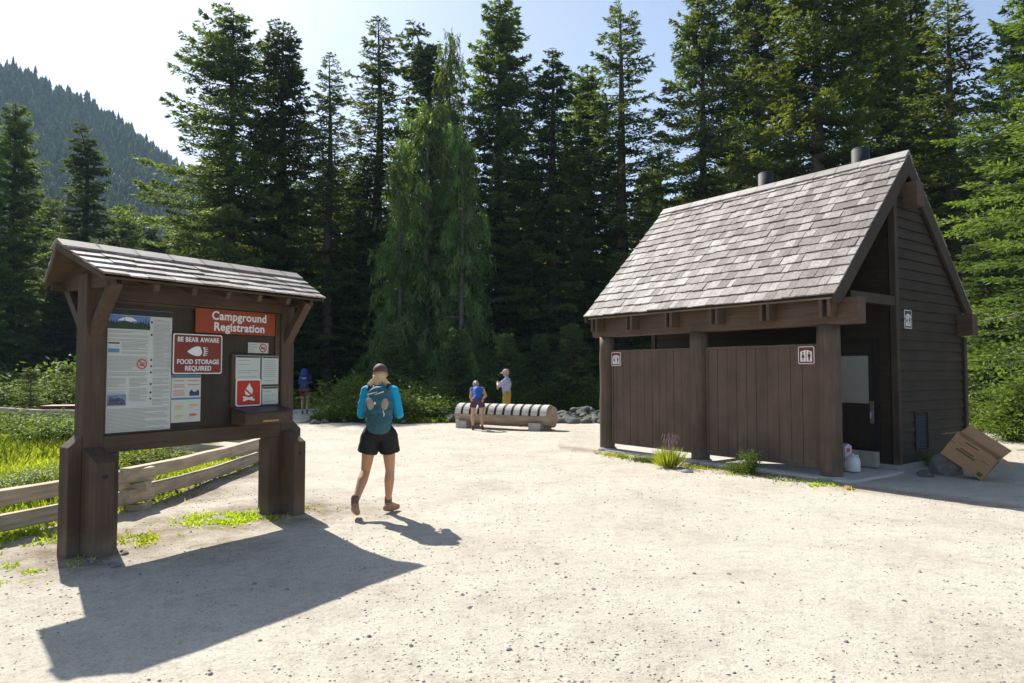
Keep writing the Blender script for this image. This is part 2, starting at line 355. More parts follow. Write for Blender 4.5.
# ------------------------------------------------------------------ information board kiosk  (local x = front, y = along, z = up)
K = empty('information_board', (-3.771, 6.13, 0), R(-33.17), 'brown timber notice board with small shake roof, posted campground papers and a registration box', 'notice board')
KL = 2.085; B = .084
for y in (0, KL):
    sg = -1 if y == 0 else 1
    MB().box((-B, y-B, -.1), (B, y+B, 2.46)).build('post', m_bz, K, .008)
    # outer, front, inner and rear buttress, each with a sloped top
    yo = y+sg*B; ye = y+sg*.20
    MB().prism([(min(yo, ye)+.001, -.1), (max(yo, ye)-.001, -.1), (max(yo, ye)-.001, 1.03 if sg < 0 else .93), (min(yo, ye)+.001, .93 if sg < 0 else 1.03)], 0, -B+.003, B-.003).build('buttress', m_bz, K, .008)
    MB().prism([(B+.001, -.1), (.312, -.1), (.312, .80), (B+.001, .925)], 1, y-B+.004, y+B-.004).build('buttress', m_bz, K, .008)
    MB().prism([(-B-.001, -.1), (-.312, -.1), (-.312, .80), (-B-.001, .925)], 1, y-B+.004, y+B-.004).build('buttress', m_bz, K, .008)
    yi = y-sg*B; y2 = y-sg*.235
    MB().box((-B+.006, min(yi, y2)+.001, -.1), (B-.006, max(yi, y2)-.001, .855)).build('buttress', m_bz, K, .008)
    for x in (.312, -.312): MB().tube([(x-.004, y, .68), (x+.006*(1 if x > 0 else -1), y, .68)], .020, 10).build('bolt', m_black, K)
MB().box((-.066, B+.001, .858), (.078, KL-B-.001, 1.012)).build('lower_beam', m_by, K, .006)
MB().box((-.066, B+.001, 2.245), (.080, KL-B-.001, 2.40)).build('upper_beam', m_by, K, .006)
MB().box((-.02, B+.001, 1.013), (.022, KL-B-.001, 2.244)).build('board_panel', wood('board_stain', (.052, .037, .026), 2, var=.12), K)
m = MB()
for y0, y1 in ((B+.002, B+.035), (KL-B-.06, KL-B-.002)): m.box((.023, y0, 1.014), (.05, y1, 2.243))
m.box((.023, B+.036, 1.014), (.045, KL-B-.061, 1.03)); m.box((.023, B+.036, 2.222), (.045, KL-B-.061, 2.243))
m.build('board_frame', m_by, K, .003)
# roof
KE, KZE, KZR, KY0, KY1 = .52, 2.425, 2.715, -.17, KL+.13; KP0, KP1 = .13, .05
ks = math.hypot(KE, KZR-KZE)
roof = MB()
for s in (1, -1):
    xe = s*(KE-.015)
    vs = [(0, KY0-KP0+.02, KZR-.03), (xe, KY0+.02, KZE-.03), (xe, KY0+.02, KZE-.048), (0, KY0-KP0+.02, KZR-.048), (0, KY1+KP1-.02, KZR-.03), (xe, KY1-.02, KZE-.03), (xe, KY1-.02, KZE-.048), (0, KY1+KP1-.02, KZR-.048)]
    roof.add(vs, [(0,3,2,1),(4,5,6,7),(0,1,5,4),(1,2,6,5),(2,3,7,6),(3,0,4,7)])
roofo = roof.build('roof', m_by, K, .002)
def shakes(mb, e, ze, zr, y0, y1, courses, wlo, whi, sgn, xr=0., thick=.014, lift=.012, rnd=random, over=1.35, side=1, jitter=.012, prow=(0, 0)):
    """courses of split shakes from the eave (x=xr+sgn*e) up to the ridge"""
    d = Vector((-sgn*e, 0, zr-ze)); Ls = d.length; d.normalize(); nrm = Vector((sgn*(zr-ze), 0, e)).normalized(); ex = Ls/courses
    ya, yb = y0, y1; yo = lambda q: ya-prow[0]*q/Ls; yp = lambda q: yb+prow[1]*q/Ls
    for c in range(courses):
        y0 = ya-prow[0]*(c+.6)/courses; y1 = yb+prow[1]*(c+.6)/courses; y = y0
        first = True
        while y < y1-.01:
            w = rnd.uniform(wlo, whi); w = w if not first else rnd.uniform(wlo*.6, whi)
            first = False; ye = min(y+w, y1)
            if y1-ye < wlo*.4: ye = y1
            s0 = c*ex-rnd.uniform(-.4, 1)*jitter; s1 = min(s0+ex*over, Ls+.002); t = thick*rnd.uniform(.7, 1.3)
            base = Vector((xr+sgn*e, 0, ze)); g = .0025
            p0 = base+d*s0+nrm*lift; p1 = base+d*s1+nrm*(lift-.009)
            q0 = p0+nrm*t; q1 = p1+nrm*t*.35
            tw = rnd.uniform(-.003, .003); eL0 = eL1 = y+g; eR0 = eR1 = ye-g
            if y == y0 and prow[0]: eL0, eL1 = yo(s0), yo(s1)
            if ye == y1 and prow[1]: eR0, eR1 = yp(s0), yp(s1)
            vs = [p0+Vector((0, eL0, 0)), p0+Vector((0, eR0, 0)), p1+Vector((0, eR1, 0)), p1+Vector((0, eL1, 0)),
                  q0+Vector((0, eL0, tw)), q0+Vector((0, eR0, -tw)), q1+Vector((0, eR1, 0)), q1+Vector((0, eL1, 0))]
            mb.add(vs, [(0,3,2,1),(4,5,6,7),(0,1,5,4),(1,2,6,5),(2,3,7,6),(3,0,4,7)], 0, rnd.random()**1.1)
            y = ye
rk = random.Random(3); sh = MB()
for s in (1, -1): shakes(sh, KE+.02, KZE-.025, KZR-.018, KY0, KY1, 5, .16, .34, s, thick=.017, rnd=rk, prow=(KP0, KP1))
sh.build('shakes', m_sh, roofo)
cap = MB(); y = KY0-KP0; yst = y
while y < KY1+KP1-.02:
    w = min(.34, KY1+KP1-y)
    for s in (1, -1):
        cap.prism([(0, KZR+.028), (s*.115, KZR-.040), (s*.115, KZR-.058), (0, KZR+.008)], 1, y-.02 if y > yst else y, y+w-.004, 0, rk.random())
    y += w*.98
cap.build('ridge_cap', wood('cap_shake', (.30, .27, .25), 1, tint=True, var=.2), roofo)
for ye, yr in ((KY0+.012, KY0-KP0+.012), (KY1-.012, KY1+KP1-.012)):            # rake boards
    for s in (1, -1):
        vs = [(xx_, yy_+d_, zz_) for d_ in (-.012, .012) for xx_, yy_, zz_ in ((0, yr, KZR-.012), (s*KE, ye, KZE-.012), (s*KE, ye, KZE-.06), (0, yr, KZR-.075))]
        MB().add(vs, [(0,1,2,3),(7,6,5,4),(0,4,5,1),(1,5,6,2),(2,6,7,3),(3,7,4,0)]).build('rake_board', m_bx, roofo, .003)
MB().box((-KE+.062, KY0+.026, KZE-.09), (-KE+.09, KY1-.026, KZE-.03)).build('fascia', m_by, roofo, .003)
for y in (-.03, KL+.03):
    MB().prism([(0, KZR-.06), (.44, KZE+.01), (.44, KZE-.10), (-.44, KZE-.10), (-.44, KZE+.01)], 1, y-.02, y+.02).build('gable_panel', m_bx, K, .003)
for y in (0, KL):
    for s in (1, -1):
        MB().bar((s*.062, y, 1.93), (s*.41, y, KZE-.055), .10, .075).build('knee_brace', m_bz, K, .006)
for k in range(5):
    y = .32+k*.36
    for s in (1,): MB().bar((.07, y, 2.50), (KE-.03, y, KZE-.085), .05, .07).build('rafter', m_bx, K, .003)

def plate(parent, name, y0, y1, z0, z1, x, mats, t=.004, rr=0., label=None):
    m = MB()
    if rr: m.prism(roundrect(y1-y0, z1-z0, rr, 5, (y0+y1)/2, (z0+z1)/2), 0, x, x+t)
    else: m.box((x, y0, z0), (x+t, y1, z1))
    return m.build(name, mats, parent, label=label)
# big poster with columns of print, two pictures
P = plate(K, 'poster', .118, .735, 1.02, 2.172, .024, m_paper, .006, label='tall white poster crowded with small print, a mountain picture and a black header')
q = MB(); x = .0312
q.box((x, .120, 2.115), (x+.001, .733, 2.17), 1)
rp = random.Random(5)
def lines(q, y0, y1, z0, z1, dz=.0125, th=.0045, mi=0, gap=.12):
    z = z1
    while z > z0:
        if rp.random() > gap: q.box((x, y0, z-th), (x+.0006, y1-(y1-y0)*rp.choice([0, 0, .03, .08, .4]), z), mi)
        z -= dz
lines(q, .135, .50, 1.87, 1.965); lines(q, .255, .50, 1.76, 1.86); lines(q, .135, .50, 1.555, 1.73, gap=.15)
lines(q, .135, .30, 1.37, 1.53); lines(q, .33, .50, 1.31, 1.53); lines(q, .135, .72, 1.04, 1.245, gap=.1)
lines(q, .55, .72, 1.27, 2.10, gap=.14)
q.box((x, .135, 1.845), (x+.001, .235, 1.858), 1); q.box((x, .135, 1.765), (x+.0007, .235, 1.80), 2)
for z in (2.06, 1.94, 1.70, 1.64, 1.58, 1.47, 1.39, 1.33): q.tube([(x, .533, z), (x+.0012, .533, z)], .010, 10, 1)
for k in range(20):
    a0 = 2*math.pi*k/20; a1 = 2*math.pi*(k+1)/20
    c_ = (.445, 1.66); q.prism([(c_[0]+r*math.cos(a), c_[1]+r*math.sin(a)) for r, a in ((.05, a0), (.05, a1), (.038, a1), (.038, a0))], 0, x, x+.001, 3)
q.prism([(.41, 1.690), (.418, 1.698), (.482, 1.632), (.474, 1.624)], 0, x, x+.0014, 3)
q.prism([(.42, 1.655), (.47, 1.675), (.465, 1.645), (.43, 1.638)], 0, x, x+.0008, 3)
q.build('print', [m_ink, m_inkd, m_blue, m_pink], P)
q = MB(); q.box((x+.0003, .125, 1.985), (x+.0015, .515, 2.11), 0)
q.prism([(.125, 1.985), (.515, 1.985), (.515, 2.03), (.43, 2.055), (.36, 2.04), (.28, 2.06), (.2, 2.045), (.125, 2.05)], 0, x+.0016, x+.0022, 1)
q.prism([(.21, 2.062), (.25, 2.085), (.29, 2.098), (.34, 2.094), (.39, 2.066), (.34, 2.055), (.28, 2.062)], 0, x+.0023, x+.0028, 2)
for k in range(16):
    yy = .13+k*.0245; h_ = rp.uniform(.02, .055)
    if not .2 < yy < .4 or k % 3 == 0: q.prism([(yy-.01, 2.03), (yy+.01, 2.03), (yy, 2.04+h_)], 0, x+.0029, x+.0033, 1)
q.box((x+.0003, .135, 1.275), (x+.0015, .305, 1.375), 3)
q.prism([(.14, 1.29), (.30, 1.28), (.29, 1.33), (.24, 1.35), (.2, 1.34), (.16, 1.36)], 0, x+.0016, x+.0022, 4)
q.build('picture', [plain('picture_sky', (.12, .22, .48), .5), plain('picture_trees', (.035, .055, .035), .6, var=.5, vs=60), m_white, plain('picture_water', (.13, .25, .36), .5, var=.4, vs=30), plain('picture_rock', (.09, .08, .12), .6, var=.5, vs=40)], P)
# orange sign
S = plate(K, 'sign', .965, 1.925, 1.985, 2.232, .046, m_red, .012, .004, label='orange-red sign reading Campground Registration'); S['label'] = 'orange-red sign reading Campground Registration'
lettering('Campground\nRegistration', .122, .0030, (.0595, 1.475, 2.108), (0, 1, 0), (0, 0, 1), m_white, S, line=.93, spacing=1.04)
# bear sign with a white border
S = plate(K, 'sign', .735, 1.268, 1.565, 1.965, .050, m_white, .006, .02, label='brown-red BE BEAR AWARE food storage required sign with white border')
q = MB(); q.prism(roundrect(.51, .378, .014, 5, 1.0015, 1.765), 0, .0565, .058); q.build('sign_face', m_brn, S)
lettering('BE BEAR AWARE', .066, .0016, (.0600, 1.0015, 1.907), (0, 1, 0), (0, 0, 1), m_white, S, spacing=1.06, sx=.88)
lettering('FOOD STORAGE\nREQUIRED', .066, .0016, (.0600, 1.0015, 1.652), (0, 1, 0), (0, 0, 1), m_white, S, spacing=1.06, sx=.88)
q = MB(); xx = .0592
pts = [(.88, 1.79)]+[(.88+.14*t, 1.79+.052*math.sin(math.pi*min(1, t*.62+.0))) for t in np.linspace(.12, 1, 9)]+[(1.035, 1.80), (1.04, 1.775)]+[(.88+.14*t, 1.785-.040*math.sin(math.pi*min(1, t*.62))) for t in np.linspace(1, .12, 9)]
q.prism(pts, 0, xx, xx+.001)
for k in range(5):
    zz = 1.828-k*.0185; yy = 1.058+.014*math.sin(math.pi*(k+.5)/5)
    q.prism([(yy+.012*math.cos(a), zz+.0085*math.sin(a)) for a in np.linspace(0, 2*math.pi, 9)[:-1]], 0, xx, xx+.001)
    q.prism([(yy+.016, zz+.005), (yy+.042, zz+.003), (yy+.016, zz-.004)], 0, xx, xx+.001)
q.build('paw_print', m_white, S)
# fish notice
S = plate(K, 'notice', .742, 1.052, 1.085, 1.555, .024, m_paper, .005, label='white notice with red print and small yellow fish drawings')
q = MB(); x = .0292; q.box((x, .744, 1.525), (x+.001, 1.05, 1.553), 0); q.box((x, .744, 1.31), (x+.001, 1.05, 1.328), 0)
lines(q, .76, .88, 1.42, 1.50, .02, .007, 1); lines(q, .91, 1.04, 1.44, 1.50, .02, .007, 1); lines(q, .76, .88, 1.345, 1.40, .02, .007, 1)
q.box((x, .93, 1.345), (x+.001, 1.035, 1.385), 2); q.prism([(.93, 1.385), (.955, 1.41), (.97, 1.386), (1.0, 1.386), (1.02, 1.41), (1.035, 1.385)], 0, x, x+.001, 2)
for yy, zz, mi in ((.82, 1.24, 3), (.97, 1.25, 3), (.82, 1.15, 3), (.97, 1.155, 4)):
    q.prism([(yy+.045*math.cos(a), zz+.013*math.sin(a)) for a in np.linspace(0, 2*math.pi, 13)[:-1]]+[(yy+.062, zz+.01)], 0, x, x+.001, mi)
    lines(q, yy-.05, yy+.05, zz-.035, zz-.022, .02, .004, 5)
q.build('print', [m_teal, m_pink, plain('print_navy', (.03, .06, .14), .6), m_yel, plain('print_orange', (.55, .12, .05), .6), m_ink], S)
# small notice with a ring
S = plate(K, 'notice', 1.60, 1.86, 1.79, 1.905, .024, m_paper, .005, label='small white notice with red prohibition ring')
q = MB(); lines(q, 1.61, 1.71, 1.80, 1.89, .028, .010, 0, 0)
for k in range(20):
    a0 = 2*math.pi*k/20; a1 = 2*math.pi*(k+1)/20
    q.prism([(1.79+r*math.cos(a), 1.848+r*math.sin(a)) for r, a in ((.05, a0), (.05, a1), (.036, a1), (.036, a0))], 0, x, x+.001, 1)
q.prism([(1.758, 1.876), (1.766, 1.884), (1.822, 1.82), (1.814, 1.812)], 0, x, x+.0014, 1)
q.box((x, 1.765, 1.838), (x+.0008, 1.812, 1.856), 2); q.build('print', [m_ink, m_pink, m_inkd], S)
# registration box: backing, papers and sloped metal-topped shelf box
RB = MB().box((.023, 1.385, 1.19), (.055, 1.98, 1.775)).build('registration_box', m_bz, K, .004, label='dark registration box with shelf, slot and posted rules')
m = MB(); m.prism([(.056, 1.03), (.30, 1.03), (.30, 1.155), (.056, 1.195)], 1, 1.385, 1.975); m.build('drop_box', m_bx, RB, .005)
MB().prism([(.057, 1.198), (.325, 1.158), (.325, 1.168), (.057, 1.209)], 1, 1.37, 1.99).build('shelf', plain('shelf_metal', (.035, .04, .055), .4, metal=.2), RB, .002)
MB().box((.3005, 1.60, 1.05), (.304, 1.80, 1.072)).build('slot_label', plain('tan_label', (.45, .22, .08), .6), RB)
for y0, y1, z0, z1, lab in ((1.43, 1.735, 1.50, 1.76, 'white rules sheet in clear holder'), (1.755, 1.975, 1.445, 1.76, 'narrow white rules sheet'), (1.765, 1.975, 1.225, 1.42, 'white fee form sheet')):
    S = plate(RB, 'paper_sheet', y0, y1, z0, z1, .056, m_paper, .004, label=lab)
    q = MB(); x = .0602; q.box((x, y0+.005, z1-.022), (x+.001, y1-.005, z1-.005), 1); lines(q, y0+.03, y1-.03, z0+.03, z1-.05, .022, .006, 0, .25)
    q.build('print', [m_ink, m_inkd], S)
S = plate(RB, 'sign', 1.43, 1.745, 1.215, 1.505, .062, m_white, .006, .025, label='red no campfire sign with white border')
q = MB(); q.prism(roundrect(.288, .263, .018, 5, 1.5875, 1.36), 0, .0682, .0697); q.build('sign_face', m_fire, S)
q = MB(); xx = .0705; cy, cz = 1.5875, 1.36
q.prism([(cy-.045, cz-.012), (cy-.05, cz+.03), (cy-.02, cz+.06), (cy+.005, cz+.105), (cy+.022, cz+.07), (cy+.05, cz+.03), (cy+.045, cz-.005), (cy+.02, cz-.028), (cy-.02, cz-.03)], 0, xx, xx+.001, 0)
q.prism([(cy-.075, cz-.055), (cy-.068, cz-.035), (cy+.075, cz-.072), (cy+.068, cz-.092)], 0, xx, xx+.001, 0)
q.prism([(cy+.068, cz-.035), (cy+.075, cz-.055), (cy-.068, cz-.092), (cy-.075, cz-.072)], 0, xx+.0012, xx+.002, 0)
q.prism([(cy-.075, cz+.05), (cy-.062, cz+.062), (cy+.078, cz-.05), (cy+.065, cz-.064)], 0, xx+.0024, xx+.003, 1)
q.build('campfire_symbol', [m_white, m_fire], S)

# ------------------------------------------------------------------ restroom building (local x = depth from the front posts, y = along to the far end)
T = empty('restroom_building', (4.684, 10.13, 0), R(36.67), 'brown wood-sided campground restroom with steep shake roof and log-post porch', 'building')
X3 = lambda v, u: (v, u)
L1, L2 = 4.63, 2.35; XR, ZR, EO, ZE = 2.018, 5.165, .40, 2.70; Y0, Y1 = -.325, 4.865; XW, XB = 1.55, 4.15; YG0, YG1 = -.237, 4.72
SL = (ZR-ZE)/(XR+EO)
def roofz(x): return ZR-abs(x-XR)*SL
MB().box((-.17, YG0-.12, -.15), (XW, YG1+.02, .032)).build('porch_slab', plain('slab_concrete', (.50, .48, .44), .9, var=.12, vs=4, bump=.2), T, .01)
MB().box((XW-.03, YG0-.035, -.15), (XB+.03, YG1+.03, .115)).build('foundation', m_conc, T, .008)
for y, r0 in ((L1, .150), (L2, .160), (0, .163)):
    m = MB(); rr = random.Random(int(y*10)); pts = [(rr.uniform(-.006, .006), y+rr.uniform(-.006, .006), z) for z in np.linspace(-.1, 2.268, 12)]
    m.tube(pts, [r0*rr.uniform(.975, 1.02) for _ in pts], 24); m.build('post', m_post, T)
    MB().tube([(0, y, 0.0), (0, y, .06)], [r0+.05, r0+.03], 20).build('post_footing', m_conc, T)
def beam(name, x, y0, y1, z0, z1, w=.24): return MB().box((x-w/2, y0, z0), (x+w/2, y1, z1)).build(name, m_beam, T, .012)
beam('front_beam', 0, -.50, 4.92, 2.27, 2.655); beam('rear_beam', XB-.10, -.50, 4.92, 2.22, 2.60, .24); beam('ridge_beam', XR, -.49, 5.0, 4.25, 4.65, .26)
# walls of lapped siding
def siding(m, p, q, z0, ztop, sgn, lap=.165, th=.032):
    """p,q ends in (x,y); sgn offsets along outward normal; ztop(t) gives the height limit"""
    p = Vector((*p, 0)); q = Vector((*q, 0)); d = (q-p); Lw = d.length; d.normalize(); nn = Vector((d.y, -d.x, 0))*sgn
    z = z0
    while True:
        z1 = z+lap
        # horizontal extent for which ztop >= z
        ts = [t for t in np.linspace(0, 1, 121) if ztop(t) > z+.02]
        if not ts: break
        a0, a1 = min(ts), max(ts); tt = [t for t in ts if ztop(t) >= z1]
        b0, b1 = (min(tt), max(tt)) if tt else ((a0+a1)/2, (a0+a1)/2)
        A0 = p+d*Lw*a0; A1 = p+d*Lw*a1; B0 = p+d*Lw*b0; B1 = p+d*Lw*b1; zz = z1 if tt else ztop((a0+a1)/2)
        vs = [A0+nn*th+Vector((0,0,z)), A1+nn*th+Vector((0,0,z)), B1+nn*.004+Vector((0,0,zz)), B0+nn*.004+Vector((0,0,zz)),
              A0-nn*.05+Vector((0,0,z)), A1-nn*.05+Vector((0,0,z)), B1-nn*.05+Vector((0,0,zz)), B0-nn*.05+Vector((0,0,zz))]
        m.add(vs, [(0,1,2,3),(4,7,6,5),(0,4,5,1),(1,5,6,2),(2,6,7,3),(3,7,4,0)]); z = z1
        if z > 5.2: break
DO0, DO1 = .0, .98                          # door opening in y on the porch wall
wl = MB()
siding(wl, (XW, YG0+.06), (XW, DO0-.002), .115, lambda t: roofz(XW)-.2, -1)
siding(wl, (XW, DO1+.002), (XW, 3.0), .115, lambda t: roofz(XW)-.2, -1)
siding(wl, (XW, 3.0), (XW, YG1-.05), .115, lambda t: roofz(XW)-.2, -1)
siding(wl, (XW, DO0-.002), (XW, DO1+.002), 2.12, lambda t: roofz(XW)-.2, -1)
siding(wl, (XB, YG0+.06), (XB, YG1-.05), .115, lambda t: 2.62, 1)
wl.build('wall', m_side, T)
def gz(a, bb): return lambda t: roofz(a+(bb-a)*t)-.09
wl = MB(); siding(wl, (XW+.05, YG0), (2.13, YG0), .115, gz(XW+.05, 2.13), 1)
siding(wl, (2.13, YG0), (2.62, YG0), .94, gz(2.13, 2.62), 1); siding(wl, (2.13, YG0), (2.62, YG0), .115, lambda t: .28, 1)
siding(wl, (2.62, YG0), (XB-.045, YG0), .115, gz(2.62, XB), 1)
wl.build('gable_wall', m_sidex, T)
wl = MB(); siding(wl, (XW+.05, YG1), (XB-.045, YG1), .115, gz(XW+.05, XB), -1); wl.build('gable_wall', m_sidex, T)
for x, y in ((XW+.0, YG0), (XB, YG0), (XW, YG1), (XB, YG1)):
    sy = -1 if y < 1 else 1; zt = roofz(x)-.12 if x < 2 else 2.2
    MB().box((x-.055, y-.05+sy*.015, .115), (x+.055, y+.05+sy*.015, zt)).build('corner_board', m_trim, T, .004)
for yy in (YG0, YG1):
    MB().box((.125, yy-.05, 2.625), (XW-.056, yy+.05, 2.775)).build('tie_beam', m_trim, T, .006)
# dark soffit boards under the porch roof close the view to the outside
# door
D = empty('door', (0, 0, 0)); D.parent = T; D['label'] = 'dark restroom door with frosted window and steel pull'
m = MB(); m.box((XW-.045, DO0, .30), (XW+.03, DO0+.075, 2.12)); m.box((XW-.045, DO1-.075, .30), (XW+.03, DO1, 2.12)); m.box((XW-.045, DO0+.075, 2.045), (XW+.03, DO1-.075, 2.12)); m.box((XW-.045, DO0+.075, .30), (XW+.03, DO1-.075, .325))
m.build('door_frame', m_dark, D, .004)
m = MB(); m.box((XW-.012, DO0+.077, .327), (XW+.02, DO0+.175, 2.043)); m.box((XW-.012, DO1-.175, .327), (XW+.02, DO1-.077, 2.043))
m.box((XW-.012, DO0+.175, .327), (XW+.02, DO1-.175, .38)); m.box((XW-.012, DO0+.175, .97), (XW+.02, DO1-.175, 1.06)); m.box((XW-.012, DO0+.175, 1.84), (XW+.02, DO1-.175, 2.043)); m.box((XW+.0, DO0+.175, .38), (XW+.018, DO1-.175, .97))
m.build('door_leaf', wood('door_stain', (.026, .02, .016), 2), D, .003)
MB().box((XW-.001, DO0+.175, 1.06), (XW+.010, DO1-.175, 1.84)).build('door_window', plain('frosted_glass', (.30, .31, .28), .35, spec=.5), D)
m = MB(); m.box((XW-.02, DO0+.095, .74), (XW-.0125, DO0+.16, 1.10)); m.tube([(XW-.02, DO0+.13, .80), (XW-.06, DO0+.13, .81), (XW-.06, DO0+.13, .93), (XW-.02, DO0+.13, .94)], .011, 8)
m.build('handle', m_steel, D); MB().box((XW-.03, DO0+.10, 1.04), (XW-.0205, DO0+.15, 1.09)).build('lock', plain('brass', (.5, .32, .15), .4, metal=.8), D)
MB().box((XW-.14, DO0+.01, .046), (XW-.031, DO1-.01, .298)).build('threshold', m_conc, T, .012)
# light coloured plywood lies flat under the far gable window: louvre vent
m = MB(); m.box((2.135, YG0-.045, .285), (2.16, YG0+.02, .935)); m.box((2.59, YG0-.045, .285), (2.615, YG0+.02, .935)); m.box((2.16, YG0-.045, .285), (2.59, YG0+.02, .31)); m.box((2.16, YG0-.045, .91), (2.59, YG0+.02, .935)); m.box((2.16, YG0-.0, .31), (2.59, YG0+.02, .91))
V_ = m.build('wall_vent', m_trim, T, .003); m = MB()
for k in range(13): z = .325+k*.045; m.add([(2.161, YG0-.035, z), (2.589, YG0-.035, z), (2.589, YG0-.003, z+.036), (2.161, YG0-.003, z+.036), (2.161, YG0-.031, z-.004), (2.589, YG0-.031, z-.004), (2.589, YG0+.001, z+.032), (2.161, YG0+.001, z+.032)], [(0,1,2,3),(4,7,6,5),(0,4,5,1),(1,5,6,2),(2,6,7,3),(3,7,4,0)])
m.build('louvre', plain('louvre_grey', (.05, .055, .065), .5), V_)
# privacy screens
for a, bb in ((.165, L2-.165), (L2+.165, L1-.155)):
    Sx = MB(); y = a+.045; rr = random.Random(int(bb*7))
    while y < bb-.05:
        w = min(.185+rr.uniform(-.02, .02), bb-.045-y); dx = rr.uniform(-.002, .002)
        Sx.box((-.020+dx, y+.003, .185), (.006, y+w-.003, 1.955)); y += w
    So = Sx.build('privacy_screen', m_screen, T, .004)
    m = MB(); m.box((-.03, a, .15), (.03, a+.045, 2.0)); m.box((-.03, bb-.045, .15), (.03, bb, 2.0)); m.box((-.035, a+.046, 1.955), (.035, bb-.046, 2.0)); m.box((-.03, a+.046, .15), (.03, bb-.046, .185))
    m.build('screen_frame', m_screen, So, .004)
# signs
def wcsign(parent, org, right, w, h, nrm, label, mats=None):
    r = Vector(right); u = Vector((0, 0, 1)); nn = Vector(nrm); c = Vector(org)
    def P(poly, d0, d1, mi, mb):
        n_ = len(poly); vs = [c+r*p[0]+u*p[1]+nn*d0 for p in poly]+[c+r*p[0]+u*p[1]+nn*d1 for p in poly]
        mb.add(vs, [tuple(range(n_))[::-1], tuple(range(n_, 2*n_))]+[(i, (i+1) % n_, n_+(i+1) % n_, n_+i) for i in range(n_)], mi)
    m = MB(); P(roundrect(w, h, w*.1), 0, .006, 0, m); so = m.build('sign', (mats or [m_white, m_mar])[0], parent, label=label)
    m = MB(); P(roundrect(w*.91, h*.92, w*.07), .0062, .0072, 0, m); f_ = m.build('sign_face', (mats or [m_white, m_mar])[1], so)
    m = MB()
    for s in (-1, 1):
        cx = s*w*.19
        P([(cx-w*.165, -h*.37), (cx+w*.165, -h*.37), (cx+w*.165, h*(.20 if s > 0 else .31)), (cx-w*.165, h*(.31 if s > 0 else .20))], .0075, .0083, 0, m)
        P([(cx+w*.055*math.cos(a), h*.145+w*.055*math.sin(a)) for a in np.linspace(0, 2*math.pi, 11)[:-1]], .0086, .0092, 1, m)
        if s < 0: P([(cx-w*.035, h*.075), (cx+w*.035, h*.075), (cx+w*.11, -h*.14), (cx+w*.035, -h*.14), (cx+w*.03, -h*.32), (cx-w*.03, -h*.32), (cx-w*.035, -h*.14), (cx-w*.11, -h*.14)], .0086, .0092, 1, m)
        else: P([(cx-w*.085, h*.075), (cx+w*.085, h*.075), (cx+w*.085, -h*.12), (cx+w*.05, -h*.12), (cx+w*.05, -h*.32), (cx-w*.05, -h*.32), (cx-w*.05, -h*.12), (cx-w*.085, -h*.12)], .0086, .0092, 1, m)
    m.build('restroom_symbol', mats or [m_white, m_mar], so); return so
wcsign(T, (-.031, .335, 1.83), (0, -1, 0), .26, .265, (-1, 0, 0), 'maroon restroom sign with two figures on the near screen')
wcsign(T, (-.031, L1-.155-.135, 1.825), (0, -1, 0), .26, .265, (-1, 0, 0), 'maroon restroom sign with two figures on the far screen')
wcsign(T, (1.98, YG0-.0235, 2.43), (1, 0, 0), .26, .30, (0, -1, 0), 'dark restroom sign with white outline on the gable wall', [m_white, plain('sign_dark', (.05, .02, .018), .5)])
# roof deck, shakes, rakes, rafters
m = MB()
for s in (-1, 1):
    xe = XR+s*(XR+EO-.03); ze = roofz(xe)
    m.prism([(XR, ZR-.045), (xe, ze-.045), (xe, ze-.085), (XR, ZR-.085)], 1, Y0+.03, Y1-.03)
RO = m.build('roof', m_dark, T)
rk = random.Random(8); sh = MB()
for s in (-1, 1): shakes(sh, XR+EO, ZE-.03, ZR-.03, Y0, Y1, 16, .10, .22, s, xr=XR, thick=.021, rnd=rk, lift=.014, jitter=.02)
sh.build('shakes', m_sh, RO)
cap = MB(); y = Y0
while y < Y1-.02:
    w = min(.40, Y1-y)
    for s in (1, -1): cap.prism([(XR, ZR+.045), (XR+s*.13, ZR-.085), (XR+s*.13, ZR-.108), (XR, ZR+.018)], 1, y-(.03 if y > Y0 else 0), y+w-.006, 0, .4+.6*rk.random())
    y += w
cap.build('ridge_cap', wood('cap_shake_large', (.33, .30, .28), 1, tint=True, var=.2), RO)
for y in (Y0+.03, Y1-.03):
    for s in (-1, 1):
        xe = XR+s*(XR+EO-.01); ze = roofz(xe); q_ = .30
        MB().prism([(XR, ZR-.025), (xe, ze-.025), (xe, ze-.15), (XR+s*(XR+EO-.01-.17), ze-.15), (XR, ZR-q_-.07)], 1, y-.026, y+.026).build('rake_board', m_trim, RO, .004)
MB().box((-EO+.035, Y0+.07, ZE-.078), (-EO+.06, Y1-.07, ZE-.02)).build('eave_board', wood('eave_raw', (.20, .15, .10), 1), RO)
tails = []
for px in (824.5, 764, 713, 667.5, 628, 593.5):
    k = (px-512)/FOC; u = (4.684-.802*.35-k*(10.13-.597*.35))/(.597+k*.802)
    for s in (-1, 1):
        y = u+s*.062
        MB().prism([(-.335, roofz(-.335)-.090), (-.335, 2.37), (-.126, 2.37), (-.126, 2.66), (1.2, roofz(1.2)-.26), (1.2, roofz(1.2)-.090)], 1, y-.026, y+.026).build('rafter', m_post, T, .003)
for u, yy in ((.65, 0), (2.54, 1)):
    m = MB(); m.tube([(2.40, u, 4.6), (2.40, u, 5.53)], .148, 24); m.tube([(2.40, u, 5.53), (2.40, u, 5.555)], [.148, .13], 24); m.build('vent_pipe', m_pipe, T)

